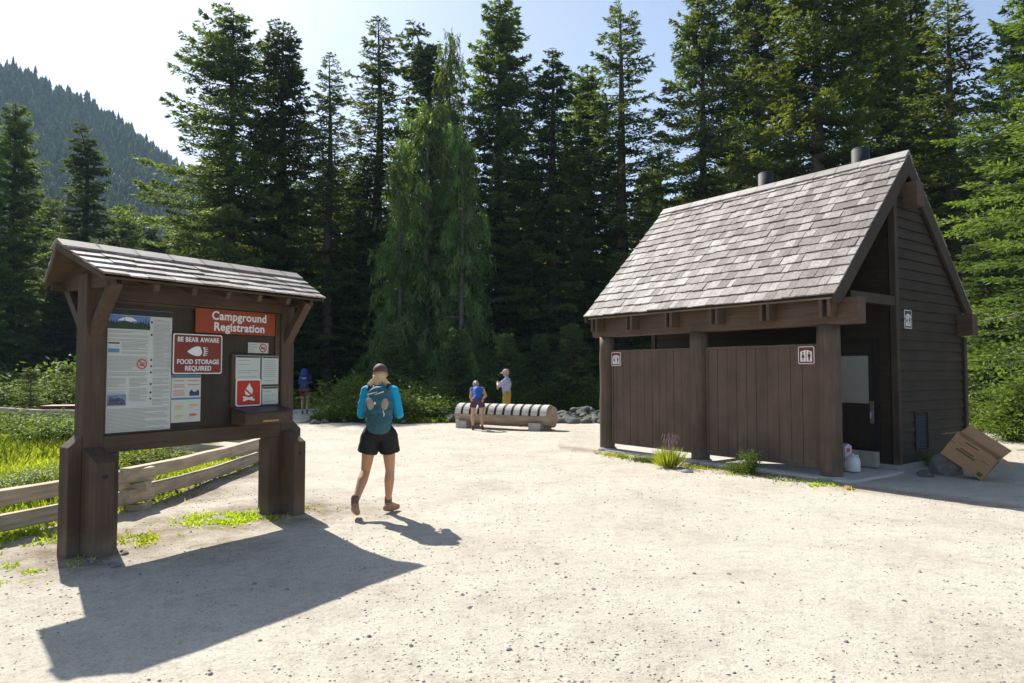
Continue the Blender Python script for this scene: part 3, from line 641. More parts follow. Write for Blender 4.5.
# ------------------------------------------------------------------ split rail fence
def rail(mb, p, q, w, h, rr, mi=0):
    p = Vector(p); q = Vector(q); n_ = 7; d = (q-p).normalized(); s = d.cross(Vector((0, 0, 1))).normalized(); vs = []; fs = []
    for i in range(n_+1):
        c = p.lerp(q, i/n_)+s*rr.uniform(-.008, .008)+Vector((0, 0, rr.uniform(-.008, .008)-.03*math.sin(math.pi*i/n_)))
        for a, b_ in ((-1, -1), (1, -1), (1, 1), (-1, 1)): vs.append(c+s*a*w/2*rr.uniform(.92, 1.06)+Vector((0, 0, b_*h/2*rr.uniform(.92, 1.06))))
    for i in range(n_):
        for k in range(4): fs.append((i*4+k, i*4+(k+1) % 4, i*4+4+(k+1) % 4, i*4+4+k))
    fs += [(3, 2, 1, 0), (n_*4, n_*4+1, n_*4+2, n_*4+3)]; mb.add(vs, fs, mi)
FN = empty('rail_fence', (FENCE[1][0], FENCE[1][1], 0), 0, 'low zigzag fence of weathered split timber rails along the meadow edge', 'fence')
fo = Vector((FENCE[1][0], FENCE[1][1], 0))
def mrail(p, q, name='rail', w=.13, h=.13, seed=0):
    p = Vector(p); q = Vector(q); c = (p+q)/2; d = q-p; L = d.length
    mb = MB(); rail(mb, (0, -L/2, 0), (0, L/2, 0), w, h, random.Random(seed))
    o = mb.build(name, m_rail, FN, .012); o.location = c-fo; o.rotation_euler = d.to_track_quat('Y', 'Z').to_euler(); return o
for i in range(len(FENCE)-1):
    a = Vector((*FENCE[i], 0)); c = Vector((*FENCE[i+1], 0)); d = (c-a).normalized(); g = .07*(i % 2)
    for lv, z in enumerate((.165, .405)):
        mrail(a-d*.22+Vector((0, 0, z+g*.3)), c+d*.22+Vector((0, 0, z+.0-g*.3)), 'rail', .13, .15, i*10+lv)
for i in range(1, len(FENCE)-1):
    a = Vector((*FENCE[i], 0)); pv = Vector((*FENCE[i-1], 0)); nx_ = Vector((*FENCE[i+1], 0)); d = ((pv-a).normalized()+(nx_-a).normalized()); 
    s = Vector((.9, .1, 0))
    for z in (.045, .288): mrail(a-s*.17+Vector((0, 0, z)), a+s*.17+Vector((0, 0, z)), 'spacer_block', .15, .10, i*7+int(z*10))

# ------------------------------------------------------------------ log trough-like bench on concrete blocks
lg = empty('log_bench', W(460, 19.6), 0, 'long fat log with dark bands across its pale top, resting on blocks', 'log')
p0 = Vector((0, 0, .36)); p1 = Vector((2.60, -1.30, .36)); d = (p1-p0); Lg = d.length; ang = math.atan2(d.y, d.x); lg.rotation_euler = (0, 0, ang)
m_log = wood('log_wood', (.36, .27, .19), 0, var=.35, wear=(.42, .38, .33)); m_logt = wood('log_top', (.58, .54, .48), 0, var=.15, rough=.8)
m = MB(); rr = random.Random(4); pts = [(x_, 0, .36) for x_ in np.linspace(0, Lg, 14)]; m.tube(pts, [.285*rr.uniform(.98, 1.02) for _ in pts], 28); m.build('log', m_log, lg)
nb = 11
for k in range(nb):
    x0_ = .02+k*(Lg-.04)/nb; x1_ = x0_+(Lg-.04)/nb-.075
    m = MB(); n_ = 14; a = [R(8+164*i/n_) for i in range(n_+1)]
    out = [(.318*math.cos(t), .36+.318*math.sin(t)) for t in a]; inn = [(.29*math.cos(t), .36+.29*math.sin(t)) for t in a[::-1]]
    vs = []; fs = []
    for t in a:
        for r_, xx_ in ((.318, x0_), (.318, x1_), (.288, x1_), (.288, x0_)): vs.append((xx_, r_*math.cos(t), .36+r_*math.sin(t)))
    for i in range(n_):
        for q_ in range(4): fs.append((i*4+q_, i*4+(q_+1) % 4, i*4+4+(q_+1) % 4, i*4+4+q_))
    fs += [(3, 2, 1, 0), (n_*4, n_*4+1, n_*4+2, n_*4+3)]; m.add(vs, fs); m.build('curved_slat', m_logt, lg, .004)
m = MB()
for k in range(nb-1):
    x_ = .02+(k+1)*(Lg-.04)/nb-.0375; n_ = 14; vs = []; fs = []
    for i in range(n_+1):
        t = R(-2+170*i/n_+6)
        for r_, xx_ in ((.305, x_-.036), (.305, x_+.036), (.286, x_+.036), (.286, x_-.036)): vs.append((xx_, r_*math.cos(t), .36+r_*math.sin(t)))
    for i in range(n_):
        for q_ in range(4): fs.append((i*4+q_, i*4+(q_+1) % 4, i*4+4+(q_+1) % 4, i*4+4+q_))
    fs += [(3, 2, 1, 0), (n_*4, n_*4+1, n_*4+2, n_*4+3)]; m.add(vs, fs)
m.build('dark_bands', m_dark, lg)
for x_ in (.12, Lg-.55): MB().box((x_-.02, -.40, -.02), (x_+.33, .38, .21)).build('support_block', m_conc, lg, .015)

# ------------------------------------------------------------------ cardboard carton, jug, pack, stones
m_card = plain('cardboard', (.40, .235, .125), .85, var=.1, vs=5); m_cardp = plain('carton_print', (.10, .10, .04), .8)
a = R(-35)
CB = empty('cardboard_box', (6.83, 10.05, 0), 0, 'open brown cardboard carton tipped against a boulder beside the restroom', 'box')
CB.rotation_euler = Euler((0, 0, R(-43)), 'XYZ')
ca, sa = math.cos(a), math.sin(a)
def cbp(x_, y_, z_):                        # box coordinates: x along long side (towards lower right), z towards upper right
    # lower right bottom corner of the front face is the origin
    xx_ = x_*ca - z_*sa; zz_ = x_*sa + z_*ca
    return (xx_, y_, zz_+.0)
def cslab(mb, a_, b_, mi=0):
    x0_, y0_, z0_ = a_; x1_, y1_, z1_ = b_
    vs = [cbp(*t) for t in ((x0_,y0_,z0_),(x1_,y0_,z0_),(x1_,y1_,z0_),(x0_,y1_,z0_),(x0_,y0_,z1_),(x1_,y0_,z1_),(x1_,y1_,z1_),(x0_,y1_,z1_))]
    mb.add(vs, [(0,3,2,1),(4,5,6,7),(0,1,5,4),(1,2,6,5),(2,3,7,6),(3,0,4,7)], mi)
cw, ch, cdp = .62, .38, .34
m = MB(); cslab(m, (-cw, 0, 0), (0, .006, ch)); cslab(m, (-cw, cdp-.006, 0), (0, cdp, ch)); cslab(m, (-cw, .0061, 0), (-.0, cdp-.0061, .006)); cslab(m, (-cw, .0061, .0061), (-cw+.006, cdp-.0061, ch)); cslab(m, (-.006, .0061, .0061), (0, cdp-.0061, ch))
m.build('carton', m_card, CB)
def flap(p_, q_, off):                      # thin flap hinged on edge p-q
    P_ = [Vector(cbp(*p_)), Vector(cbp(*q_)), Vector(cbp(*q_))+Vector(off), Vector(cbp(*p_))+Vector(off)]
    nn = (P_[1]-P_[0]).cross(P_[2]-P_[0]).normalized()*.005
    MB().add(P_+[v+nn for v in P_], [(0,3,2,1),(4,5,6,7),(0,1,5,4),(1,2,6,5),(2,3,7,6),(3,0,4,7)]).build('flap', m_card, CB)
flap((-cw, cdp, ch), (0, cdp, ch), (.10, .12, .10)); flap((-cw, .01, ch), (-cw, cdp-.01, ch), (-.20, 0, -.03)); flap((0, .01, ch), (0, cdp-.01, ch), (.16, 0, -.10))
m = MB()
cslab(m, (-.50, -.0012, .175), (-.22, -.0004, .20)); cslab(m, (-.46, -.0012, .215), (-.26, -.0004, .235)); cslab(m, (-.46, -.0012, .33), (-.26, -.0004, .35)); cslab(m, (-.10, -.0012, .03), (-.03, -.0004, .085)); cslab(m, (-.15, -.0012, .24), (-.05, -.0004, .25)); cslab(m, (-.64, -.0012, .24), (-.55, -.0004, .25))
cslab(m, (-cw, -.001, .288), (0, -.0003, .291)); m.build('carton_print', m_cardp, CB)
def boulder(name, loc, r, seed, mat, label, cat='rock', group=None, flat=1.):
    rr = random.Random(seed); bm = bmesh.new(); bmesh.ops.create_icosphere(bm, subdivisions=3, radius=1)
    offs = [Vector((rr.uniform(-1, 1), rr.uniform(-1, 1), rr.uniform(-1, 1))).normalized() for _ in range(13)]; lim = [rr.uniform(.62, .95) for _ in offs]
    for v in bm.verts:
        for o_, l_ in zip(offs, lim):
            dd = v.co.dot(o_)
            if dd > l_: v.co -= o_*(dd-l_)*.9
        v.co += v.co.normalized()*rr.uniform(-.015, .015)
        v.co = Vector((v.co.x*r[0], v.co.y*r[1], v.co.z*r[2]))
    me = bpy.data.meshes.new(name); bm.to_mesh(me); bm.free(); me.materials.append(mat)
    o = bpy.data.objects.new(name, me); col.objects.link(o); o.location = (loc[0], loc[1], loc[2]+r[2]*.55); o.rotation_euler = (0, 0, rr.uniform(0, 6))
    return tag(o, label, cat, group)
boulder('boulder', (6.78, 10.75, -.02), (.32, .26, .22), 2, m_rockd, 'grey mottled boulder propping up the tipped cardboard carton')
boulder('flat_stone', (6.28, 10.47, -.03), (.16, .13, .08), 5, m_rock, 'flat pale stone on the gravel near the restroom corner', 'rock')
boulder('stone', (4.55, 9.35, -.02), (.10, .06, .045), 15, plain('rust_rock', (.30, .15, .08), .9, var=.3), 'small rust brown stone before the nearest porch post', 'rock')
boulder('stone', (2.74, 10.8, -.02), (.11, .08, .05), 16, m_rockd, 'dark stone among weeds before the porch screens', 'rock')
# jug and pack on the porch
m_jug = plain('white_plastic', (.74, .74, .72), .35, spec=.5)
J = empty('water_jug', (5.27, 10.67, .046), R(20), 'white plastic water jug behind the nearest porch post', 'jug')
m = MB(); m.tube([(0, 0, z) for z in (0, .012, .15, .19, .225, .24)], [.100, .112, .112, .10, .06, .035], 20); m.build('body', m_jug, J)
MB().tube([(0, 0, .24), (0, 0, .268)], .028, 14).build('cap', m_jug, J); MB().tube([(.05, 0, .23), (.10, 0, .235), (.118, 0, .18), (.11, 0, .12)], .013, 8).build('handle', m_jug, J)
J2 = empty('carton_pack', (5.28, 10.90, .046), R(25), 'small upright white and red drink carton behind the jug', 'carton')
MB().box((-.075, -.05, 0), (.075, .05, .36)).build('body', plain('carton_white', (.62, .58, .66), .5), J2, .004)
m = MB(); m.box((-.045, -.0515, .27), (.03, -.0503, .33)); m.box((-.07, -.0515, .02), (.07, -.0503, .05)); m.build('red_mark', m_pink, J2)
MB().prism([(-.075, .36), (.075, .36), (.0, .40)], 1, -.045, .045).build('folded_top', plain('carton_lilac', (.55, .45, .58), .5), J2)
# ------------------------------------------------------------------ people
def cap_(mb, p, r0, q, r1):
    mb.tube([p, q], [r0, r1], 14); mb.ell(p, (r0,)*3, seg=14, rings=10); mb.ell(q, (r1,)*3, seg=14, rings=10)
def blob(name, mb, mat, parent, vox=.012, it=5, disp=0., label=None):
    me = mb.mesh(name, [mat]); o = bpy.data.objects.new(name, me); col.objects.link(o)
    r = o.modifiers.new('r', 'REMESH'); r.mode = 'VOXEL'; r.voxel_size = vox; r.use_smooth_shade = True
    s = o.modifiers.new('s', 'SMOOTH'); s.iterations = it; s.factor = .5
    if disp:
        t = bpy.data.textures.new('folds', 'CLOUDS'); t.noise_scale = .055; d = o.modifiers.new('d', 'DISPLACE'); d.texture = t; d.strength = disp; d.mid_level = .5
    bpy.context.view_layer.update()
    m2 = bpy.data.meshes.new_from_object(o.evaluated_get(bpy.context.evaluated_depsgraph_get()))
    bpy.data.objects.remove(o); m2.materials.clear(); m2.materials.append(mat); m2.name = name
    m2.polygons.foreach_set('use_smooth', [True]*len(m2.polygons))
    o = bpy.data.objects.new(name, m2); col.objects.link(o); o.parent = parent
    if label: o['label'] = label
    return o
def V(*a): return Vector(a)
def hand(mb, w, d, nrm, side=1, curl=.8, s=1.):
    """palm + four unequal bent fingers + thumb; d = pointing direction, nrm = palm side"""
    w = V(*w); d = V(*d).normalized(); nrm = V(*nrm); nrm = (nrm-d*nrm.dot(d)).normalized(); sd_ = d.cross(nrm)*side
    M = Matrix((sd_, d, nrm)).transposed()
    mb.ell(w+d*.045*s, (.040*s, .052*s, .017*s), rot=M, seg=14, rings=10)
    for k, L in enumerate((.066, .075, .070, .055)):
        b_ = w+d*.085*s+sd_*(.030-.020*k)*s; c1 = (d*math.cos(curl*.6)+nrm*math.sin(curl*.6)); c2 = (d*math.cos(curl*1.5)+nrm*math.sin(curl*1.5))
        m_ = b_+c1*L*.55*s; cap_(mb, b_, .0095*s, m_, .0088*s); cap_(mb, m_, .0088*s, m_+c2*L*.5*s, .0075*s)
    b_ = w+d*.025*s+sd_*.034*s; t1 = b_+(sd_*.8+d*.7+nrm*.3).normalized()*.038*s; cap_(mb, b_, .013*s, t1, .011*s); cap_(mb, t1, .011*s, t1+(d+nrm*.5).normalized()*.028*s, .009*s)
def head(mb, c, fwd, up, s=1.):
    c = V(*c); f = V(*fwd).normalized(); u = V(*up); u = (u-f*u.dot(f)).normalized(); r = f.cross(u); M = Matrix((r, f, u)).transposed()
    P = lambda x, y, z: c+(r*x+f*y+u*z)*s
    mb.ell(P(0, -.008, .025), (.074*s, .094*s, .088*s), rot=M, seg=18, rings=14); mb.ell(P(0, .022, -.048), (.054*s, .064*s, .062*s), rot=M, seg=16, rings=12)
    cap_(mb, P(0, .088, .012), .009*s, P(0, .104, -.018), .013*s)                      # nose
    cap_(mb, P(-.020, .080, -.052), .008*s, P(.020, .080, -.052), .008*s)              # mouth
    for x in (-1, 1):
        mb.ell(P(x*.076, -.004, -.006), (.010*s, .018*s, .030*s), rot=M); mb.ell(P(x*.030, .078, .014), (.014*s, .012*s, .009*s), rot=M)
    mb.ell(P(0, .078, .034), (.046*s, .014*s, .009*s), rot=M)
    return P, M
def eyes(name, P, parent, s):
    for x in (-1, 1): MB().ell(P(x*.030, .087, .014), (.008*s,)*3).build('eye', m_inkd, parent)
def person(J, loc, rz, label, skin, shirt, shorts, shoe, hat=None, sw=1., hair=None, sleeves=1., group=None, s=1., vox=.011, pants=False, socks=None, fold=.020):
    E_ = empty('person', loc, rz, label, 'person', group)
    b = MB(); g = lambda k: V(*J[k])
    P, M = head(b, J['head'], J['face'], J['hup'])
    cap_(b, g('neck'), .050, g('head')-V(0, 0, .05), .048)
    cap_(b, g('pelvis'), .115, g('belly'), .105); cap_(b, g('belly'), .105, g('chest'), .118)
    cap_(b, g('shL'), .058, g('shR'), .058); cap_(b, g('chest'), .11, g('neck'), .052)
    for q in 'LR':
        cap_(b, g('sh'+q), .052, g('el'+q), .040); cap_(b, g('el'+q), .039, g('wr'+q), .027); hand(b, J['wr'+q], J['hd'+q], J['hn'+q], 1 if q == 'L' else -1)
        hp = g('hip'+q); cap_(b, hp, .092, g('kn'+q), .053); k_ = g('kn'+q); an = g('an'+q); cm = k_.lerp(an, .3)+V(0, -.012, 0)
        cap_(b, k_, .052, cm, .058); cap_(b, cm, .058, cm.lerp(an, .6)+V(0, -.004, 0), .040); cap_(b, cm.lerp(an, .6)+V(0, -.004, 0), .040, an, .031); cap_(b, an, .036, g('to'+q), .030)
    body = blob('body', b, skin, E_, vox=.0085, it=4)
    # shirt
    b = MB(); cap_(b, g('belly')+(g('pelvis')-g('belly'))*.75, .128, g('belly'), .122); cap_(b, g('belly'), .122, g('chest'), .138); cap_(b, g('shL')-(g('shL')-g('shR'))*.05, .068, g('shR')+(g('shL')-g('shR'))*.05, .068); cap_(b, g('chest'), .125, g('neck')-V(0, 0, .02), .066)
    for q in 'LR':
        if sleeves > 0: 
            e_ = g('sh'+q).lerp(g('el'+q), min(1, sleeves*2)); cap_(b, g('sh'+q), .066, e_, .056)
            if sleeves > .5: cap_(b, g('el'+q), .055, g('el'+q).lerp(g('wr'+q), (sleeves-.5)*2*.93), .042)
    blob('shirt', b, shirt, E_, vox=.012, it=4, disp=fold)
    b = MB(); b.ell(g('pelvis'), (.165*(.5+.5*sw), .125, .12), seg=18, rings=12)
    for q in 'LR':
        hp = g('hip'+q); kn = g('kn'+q); out = V(-.012 if q == 'L' else .012, 0, 0)
        e_ = kn.lerp(hp, .52) if not pants else kn; cap_(b, hp, .108*sw, hp.lerp(e_, .6)+out*.5, (.108 if not pants else .082)*sw)
        b.tube([hp, hp.lerp(e_, .6)+out*.5, e_+out], [.108*sw, (.112 if not pants else .085)*sw, (.114 if not pants else .068)*sw], 16)
        if pants: cap_(b, kn, .068, g('an'+q)+V(0, 0, .03), .058)
    blob('trousers' if pants else 'shorts', b, shorts, E_, vox=.012, it=3, disp=fold)
    for q in 'LR':
        b = MB(); an = g('an'+q); to = g('to'+q); d_ = (to-an); hl = an-V(d_.x, d_.y, 0)*.25-V(0, 0, .045)
        cap_(b, hl, .036, an-V(0, 0, .04)+d_*.3, .040); cap_(b, an+V(0, 0, .0), .044, an-V(0, 0, .03)+d_*.2, .043); cap_(b, an-V(0, 0, .04)+d_*.3, .042, to, .034)
        blob('shoe', b, shoe, E_, vox=.009, it=3)
        if socks: b = MB(); cap_(b, an+V(0, 0, .02), .043, an+V(0, 0, .065), .042); blob('sock', b, socks, E_, vox=.009, it=2)
    eyes('eye', P, body, 1)
    if hair: hair(E_, P, M)
    if hat:
        b = MB(); n_ = 16; vs = []; fs = []
        for i in range(9):
            th = R(96-96*i/8)
            for k in range(n_):
                ph = 2*math.pi*k/n_; vs.append(P(.084*math.sin(th)*math.cos(ph), -.008+.104*math.sin(th)*math.sin(ph), .030+.092*math.cos(th)))
        for i in range(8):
            for k in range(n_): fs.append((i*n_+k, i*n_+(k+1) % n_, (i+1)*n_+(k+1) % n_, (i+1)*n_+k))
        b.add(vs, fs, 0, .5, True)
        c_ = b.build('cap', hat, E_); so_ = c_.modifiers.new('t', 'SOLIDIFY'); so_.thickness = .004
        # visor: a curved sheet off the forehead
        vs = []; fs = []; w_ = 11
        for j in range(4):
            for i in range(w_):
                t = R(35+110*i/(w_-1)); rr_ = .098+.062*j/3*math.sin(t)**.7; vs.append(P(.86*rr_*math.cos(t), .0+rr_*math.sin(t)*1.05, .032-.014*j/3-.022*math.cos(t)**2))
        for j in range(3):
            for i in range(w_-1): fs.append((j*w_+i, j*w_+i+1, (j+1)*w_+i+1, (j+1)*w_+i))
        v_ = MB().add(vs, fs, 0, .5, True).build('visor', hat, c_); so_ = v_.modifiers.new('t', 'SOLIDIFY'); so_.thickness = .004
    return E_, P, M
def skinmat(name, c):
    m, n, b = newmat(name); b.inputs['Base Color'].default_value = (*c, 1); b.inputs['Roughness'].default_value = .55
    b.inputs['Subsurface Weight'].default_value = .12; b.inputs['Subsurface Radius'].default_value = (.02, .008, .004); return m
m_skin = skinmat('skin_tan', (.50, .26, .14)); m_skinp = skinmat('skin_fair', (.48, .29, .20))
m_blonde = plain('blonde_hair', (.66, .47, .24), .55, var=.3, vs=60, bump=.6); m_greyhair = plain('grey_hair', (.32, .28, .24), .6, var=.3, vs=60); m_brownhair = plain('brown_hair', (.06, .035, .02), .5, var=.3, vs=60)
m_cy = plain('turquoise_jersey', (.008, .34, .56), .7, var=.06, vs=20); m_blk = plain('black_shorts', (.012, .011, .012), .7)
m_capb = plain('brown_cap', (.11, .062, .055), .7); m_shoe = plain('tan_shoe', (.30, .185, .115), .7, var=.2, vs=30); m_sock = plain('brown_sock', (.14, .09, .075), .9)
def hairA(E_, P, M):
    b = MB()
    b.ell(P(0, -.03, -.04), (.075, .075, .075), seg=14, rings=10)
    rr = random.Random(4)
    for k in range(26):
        a_ = rr.uniform(-1, 1); p_ = P(a_*.05, -.075, -.035); q_ = P(a_*.125+rr.uniform(-.02, .02), -.075+rr.uniform(-.02, .015), -.095-rr.uniform(0, .06)); cap_(b, p_, .012, q_, .008)
    blob('hair', b, m_blonde, E_, vox=.008, it=2)
    b = MB()
    for a_ in (-.07, .07): cap_(b, P(a_, .02, -.01), .012, P(a_*.9, -.05, -.03), .014)
    blob('hair_side', b, m_blonde, E_, vox=.006, it=2)
JW = dict(head=(-.005, .035, 1.555), face=(-.05, 1, -.12), hup=(0, .1, 1), neck=(0, .0, 1.42), chest=(0, .0, 1.26), belly=(0, .01, 1.07), pelvis=(0, -.01, .92),
  shL=(-.150, .0, 1.365), shR=(.150, .0, 1.365), elL=(-.205, .00, 1.115), elR=(.212, .01, 1.11), wrL=(-.15, .215, 1.17), wrR=(.15, .215, 1.16), hdL=(.4, .25, .9), hdR=(-.4, .25, .9), hnL=(.3, -1, 0), hnR=(-.3, -1, 0),
  hipL=(-.095, -.01, .87), hipR=(.092, .01, .87), knL=(-.155, .015, .475), knR=(.105, .085, .475), anL=(-.215, -.24, .155), anR=(.085, .10, .095), toL=(-.215, -.115, .040), toR=(.165, .225, .038))
W1, P1_, M1_ = person(JW, (-1.485, 7.72, 0), 0, 'woman in turquoise top, black shorts and brown cap walking away across the gravel', m_skin, m_cy, m_blk, m_shoe, hat=m_capb, hair=hairA, sleeves=1., socks=m_sock)
# her day pack
m_pk = plain('teal_pack', (.035, .11, .135), .7, var=.2, vs=25, bump=.3); m_pk2 = plain('dark_pack', (.012, .025, .035), .7); m_tan = plain('tan_mesh', (.36, .30, .24), .8)
BP = empty('backpack', (-1.485, 7.72, 0), 0, 'teal day pack with two tan oval panels worn by the woman', 'backpack')
b = MB()
for z, hw, dp in ((.98, .135, .075), (1.05, .15, .095), (1.15, .155, .10), (1.26, .15, .092), (1.345, .125, .07)): b.ell((.025, -.185, z), (hw, dp, .085), seg=18, rings=10)
b.ell((.025, -.175, 1.16), (.155, .085, .22), seg=18, rings=12)
blob('pack_body', b, m_pk, BP, vox=.010, it=14, disp=.014)
b = MB(); b.ell((.025, -.235, 1.08), (.11, .055, .11), seg=16, rings=10); blob('front_pocket', b, plain('teal_pocket', (.03, .09, .11), .75, var=.2, vs=30), BP, vox=.009, it=3, disp=.008)
for sx in (-1, 1):
    b = MB(); b.ell((.025+sx*.078, -.262, 1.235), (.040, .016, .066), seg=14, rings=10, rot=Matrix.Rotation(R(sx*8), 3, 'Y')); b.build('side_panel', m_tan, BP)
    b = MB(); b.tube([(sx*.10, -.12, 1.38), (sx*.105, -.03, 1.455), (sx*.105, .08, 1.42), (sx*.11, .145, 1.30), (sx*.125, .13, 1.15), (sx*.14, .02, 1.02), (sx*.11, -.11, .99)], .017, 8); b.build('shoulder_strap', m_pk2, BP)
b = MB(); b.tube([(-.085, -.255, 1.335), (.02, -.262, 1.365), (-.01, -.262, 1.335), (.09, -.255, 1.37)], .007, 6); b.build('top_cord', m_white, BP)
MB().ell((0, -.285, 1.245), (.013, .007, .016)).build('buckle', m_white, BP); b = MB(); b.tube([(.085, -.268, 1.17), (.10, -.268, 1.12), (.085, -.27, 1.09), (.11, -.25, 1.07)], .0065, 6); b.build('side_cord', m_white, BP)
b = MB(); b.tube([(-.04, -.13, 1.40), (-.03, -.14, 1.435), (.03, -.14, 1.435), (.04, -.13, 1.40)], .008, 8); b.build('grab_loop', m_pk2, BP)
MB().box((.115, -.22, .99), (.15, -.13, 1.09)).build('side_pouch', m_pk2, BP, .012)

# stooping woman in front of the log
JB = dict(head=(-.06, .33, 1.20), face=(0, .7, -.75), hup=(0, .75, .7), neck=(-.03, .23, 1.14), chest=(-.01, .14, 1.03), belly=(0, .03, .90), pelvis=(0, -.03, .80),
  shL=(-.16, .19, 1.08), shR=(.14, .19, 1.08), elL=(-.20, .26, .86), elR=(.21, .32, .90), wrL=(-.12, .42, .78), wrR=(.12, .46, .80), hdL=(.3, .8, -.3), hdR=(-.3, .8, -.3), hnL=(0, -.3, -1), hnR=(0, -.3, -1),
  hipL=(-.095, -.02, .78), hipR=(.095, -.02, .78), knL=(-.12, .0, .42), knR=(.12, .02, .42), anL=(-.12, -.03, .09), anR=(.13, .0, .09), toL=(-.12, .10, .035), toR=(.14, .13, .035))
m_bl = plain('blue_vest_top', (.03, .11, .42), .7); m_ps = plain('purple_shorts', (.075, .040, .075), .8)
def hairB(E_, P, M):
    b = MB(); b.ell(P(0, -.02, .02), (.088, .100, .098), seg=14, rings=10); cap_(b, P(0, -.10, .0), .028, P(0, -.13, -.07), .02); blob('hair', b, m_greyhair, E_, vox=.01, it=3)
person(JB, (W(477.5, 18.55).x, 18.55, 0), 0, 'woman in bright blue sleeveless top and purple shorts stooping over the log', m_skinp, m_bl, m_ps, plain('red_shoe', (.16, .04, .04), .7), hair=hairB, sleeves=.0, sw=.84)
# man with folded arms behind the log, turned to the left (local +Y is his front)
JM = dict(head=(0, .04, 1.52), face=(0, 1, -.1), hup=(0, .1, 1), neck=(0, .0, 1.38), chest=(0, .0, 1.21), belly=(0, .03, 1.03), pelvis=(0, .0, .90),
  shL=(-.17, .0, 1.32), shR=(.17, .0, 1.32), elL=(-.21, .22, 1.13), elR=(.21, .20, 1.15), wrL=(.02, .30, 1.22), wrR=(-.02, .25, 1.10), hdL=(1, .2, .3), hdR=(-1, .4, -.2), hnL=(0, -1, 0), hnR=(0, -1, 0),
  hipL=(-.095, .0, .85), hipR=(.095, .0, .85), knL=(-.11, .03, .46), knR=(.11, .01, .46), anL=(-.12, .0, .09), anR=(.12, -.03, .09), toL=(-.13, .13, .035), toR=(.13, .10, .035))
person(JM, (W(507, 20.6).x, 20.6, 0), R(78), 'man in pale lavender shirt, mustard trousers and pink cap with folded arms behind the log', m_skinp, plain('lavender_shirt', (.33, .37, .52), .8), plain('mustard_trousers', (.40, .22, .04), .8), m_shoe, hat=plain('pink_cap', (.50, .36, .33), .8), hair=lambda E_, P, M: blob('hair', MB().ell(P(0, -.03, -.01), (.080, .078, .07), seg=14, rings=10), m_greyhair, E_, vox=.01, it=2), sleeves=.42, pants=True)
# hiker with big blue pack leaving on the far left path
JH = dict(JW); JH.update(knL=(-.10, .12, .49), anL=(-.10, .05, .10), toL=(-.10, .20, .04), knR=(.10, .03, .46), anR=(.10, -.20, .14), toR=(.10, -.08, .04))
hx = W(305.5, 25.2); HKR, _, _ = person(JH, hx, R(8), 'hiker in dark red shorts leaving on the shaded path', m_skinp, plain('navy_shirt', (.02, .04, .14), .8), plain('dark_red_shorts', (.06, .014, .02), .8), plain('grey_shoe', (.2, .2, .2), .8), hair=lambda E_, P, M: blob('hair', MB().ell(P(0, -.02, .02), (.086, .102, .098), seg=14, rings=10), m_brownhair, E_, vox=.01, it=2), sleeves=1.)
HP = empty('backpack', hx, R(8), 'big blue hiking pack with a red band on the leaving hiker', 'backpack')
b = MB()
for z, hw in ((1.0, .15), (1.15, .17), (1.3, .17), (1.45, .15), (1.56, .12)): b.ell((0, -.21, z), (hw, .13, .11), seg=16, rings=10)
blob('pack_body', b, plain('blue_pack', (.02, .045, .20), .7, var=.2, vs=20), HP, vox=.014, it=4)
b = MB(); b.tube([(-.17, -.21, .90), (.17, -.21, .90)], [.075, .075], 14); blob('sleeping_mat', b, plain('red_mat', (.22, .03, .04), .8), HP, vox=.014, it=2)
MB().box((-.06, -.345, 1.30), (.08, -.335, 1.335)).build('patch', plain('grey_patch', (.4, .42, .45), .6), HP)
for sx in (-1, 1): b = MB(); b.tube([(sx*.10, -.10, 1.40), (sx*.105, .0, 1.46), (sx*.11, .12, 1.35), (sx*.13, .12, 1.15), (sx*.15, -.02, 1.0), (sx*.11, -.12, .99)], .018, 8); b.build('shoulder_strap', m_pk2, HP)

# ------------------------------------------------------------------ trees
m_bark = plain('bark', (.085, .065, .05), .95, var=.4, vs=7, bump=.9); m_barkg = plain('grey_bark', (.17, .145, .125), .95, var=.35, vs=6, bump=.9)
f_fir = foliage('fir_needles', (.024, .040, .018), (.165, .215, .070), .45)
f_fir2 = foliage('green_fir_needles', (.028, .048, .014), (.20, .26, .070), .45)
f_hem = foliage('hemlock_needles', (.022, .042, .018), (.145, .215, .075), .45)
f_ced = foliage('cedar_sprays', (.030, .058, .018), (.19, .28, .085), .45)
f_near = foliage('bright_needles', (.028, .052, .016), (.15, .205, .050), .42)
f_leaf = foliage('shrub_leaves', (.035, .065, .018), (.17, .25, .06), .42); f_grass = foliage('meadow_grass', (.17, .24, .02), (.50, .55, .08), .5); f_dk = foliage('dark_shrub', (.045, .075, .016), (.19, .26, .045), .42)
f_hill = foliage('hill_needles', (.016, .042, .020), (.075, .13, .040), .30)
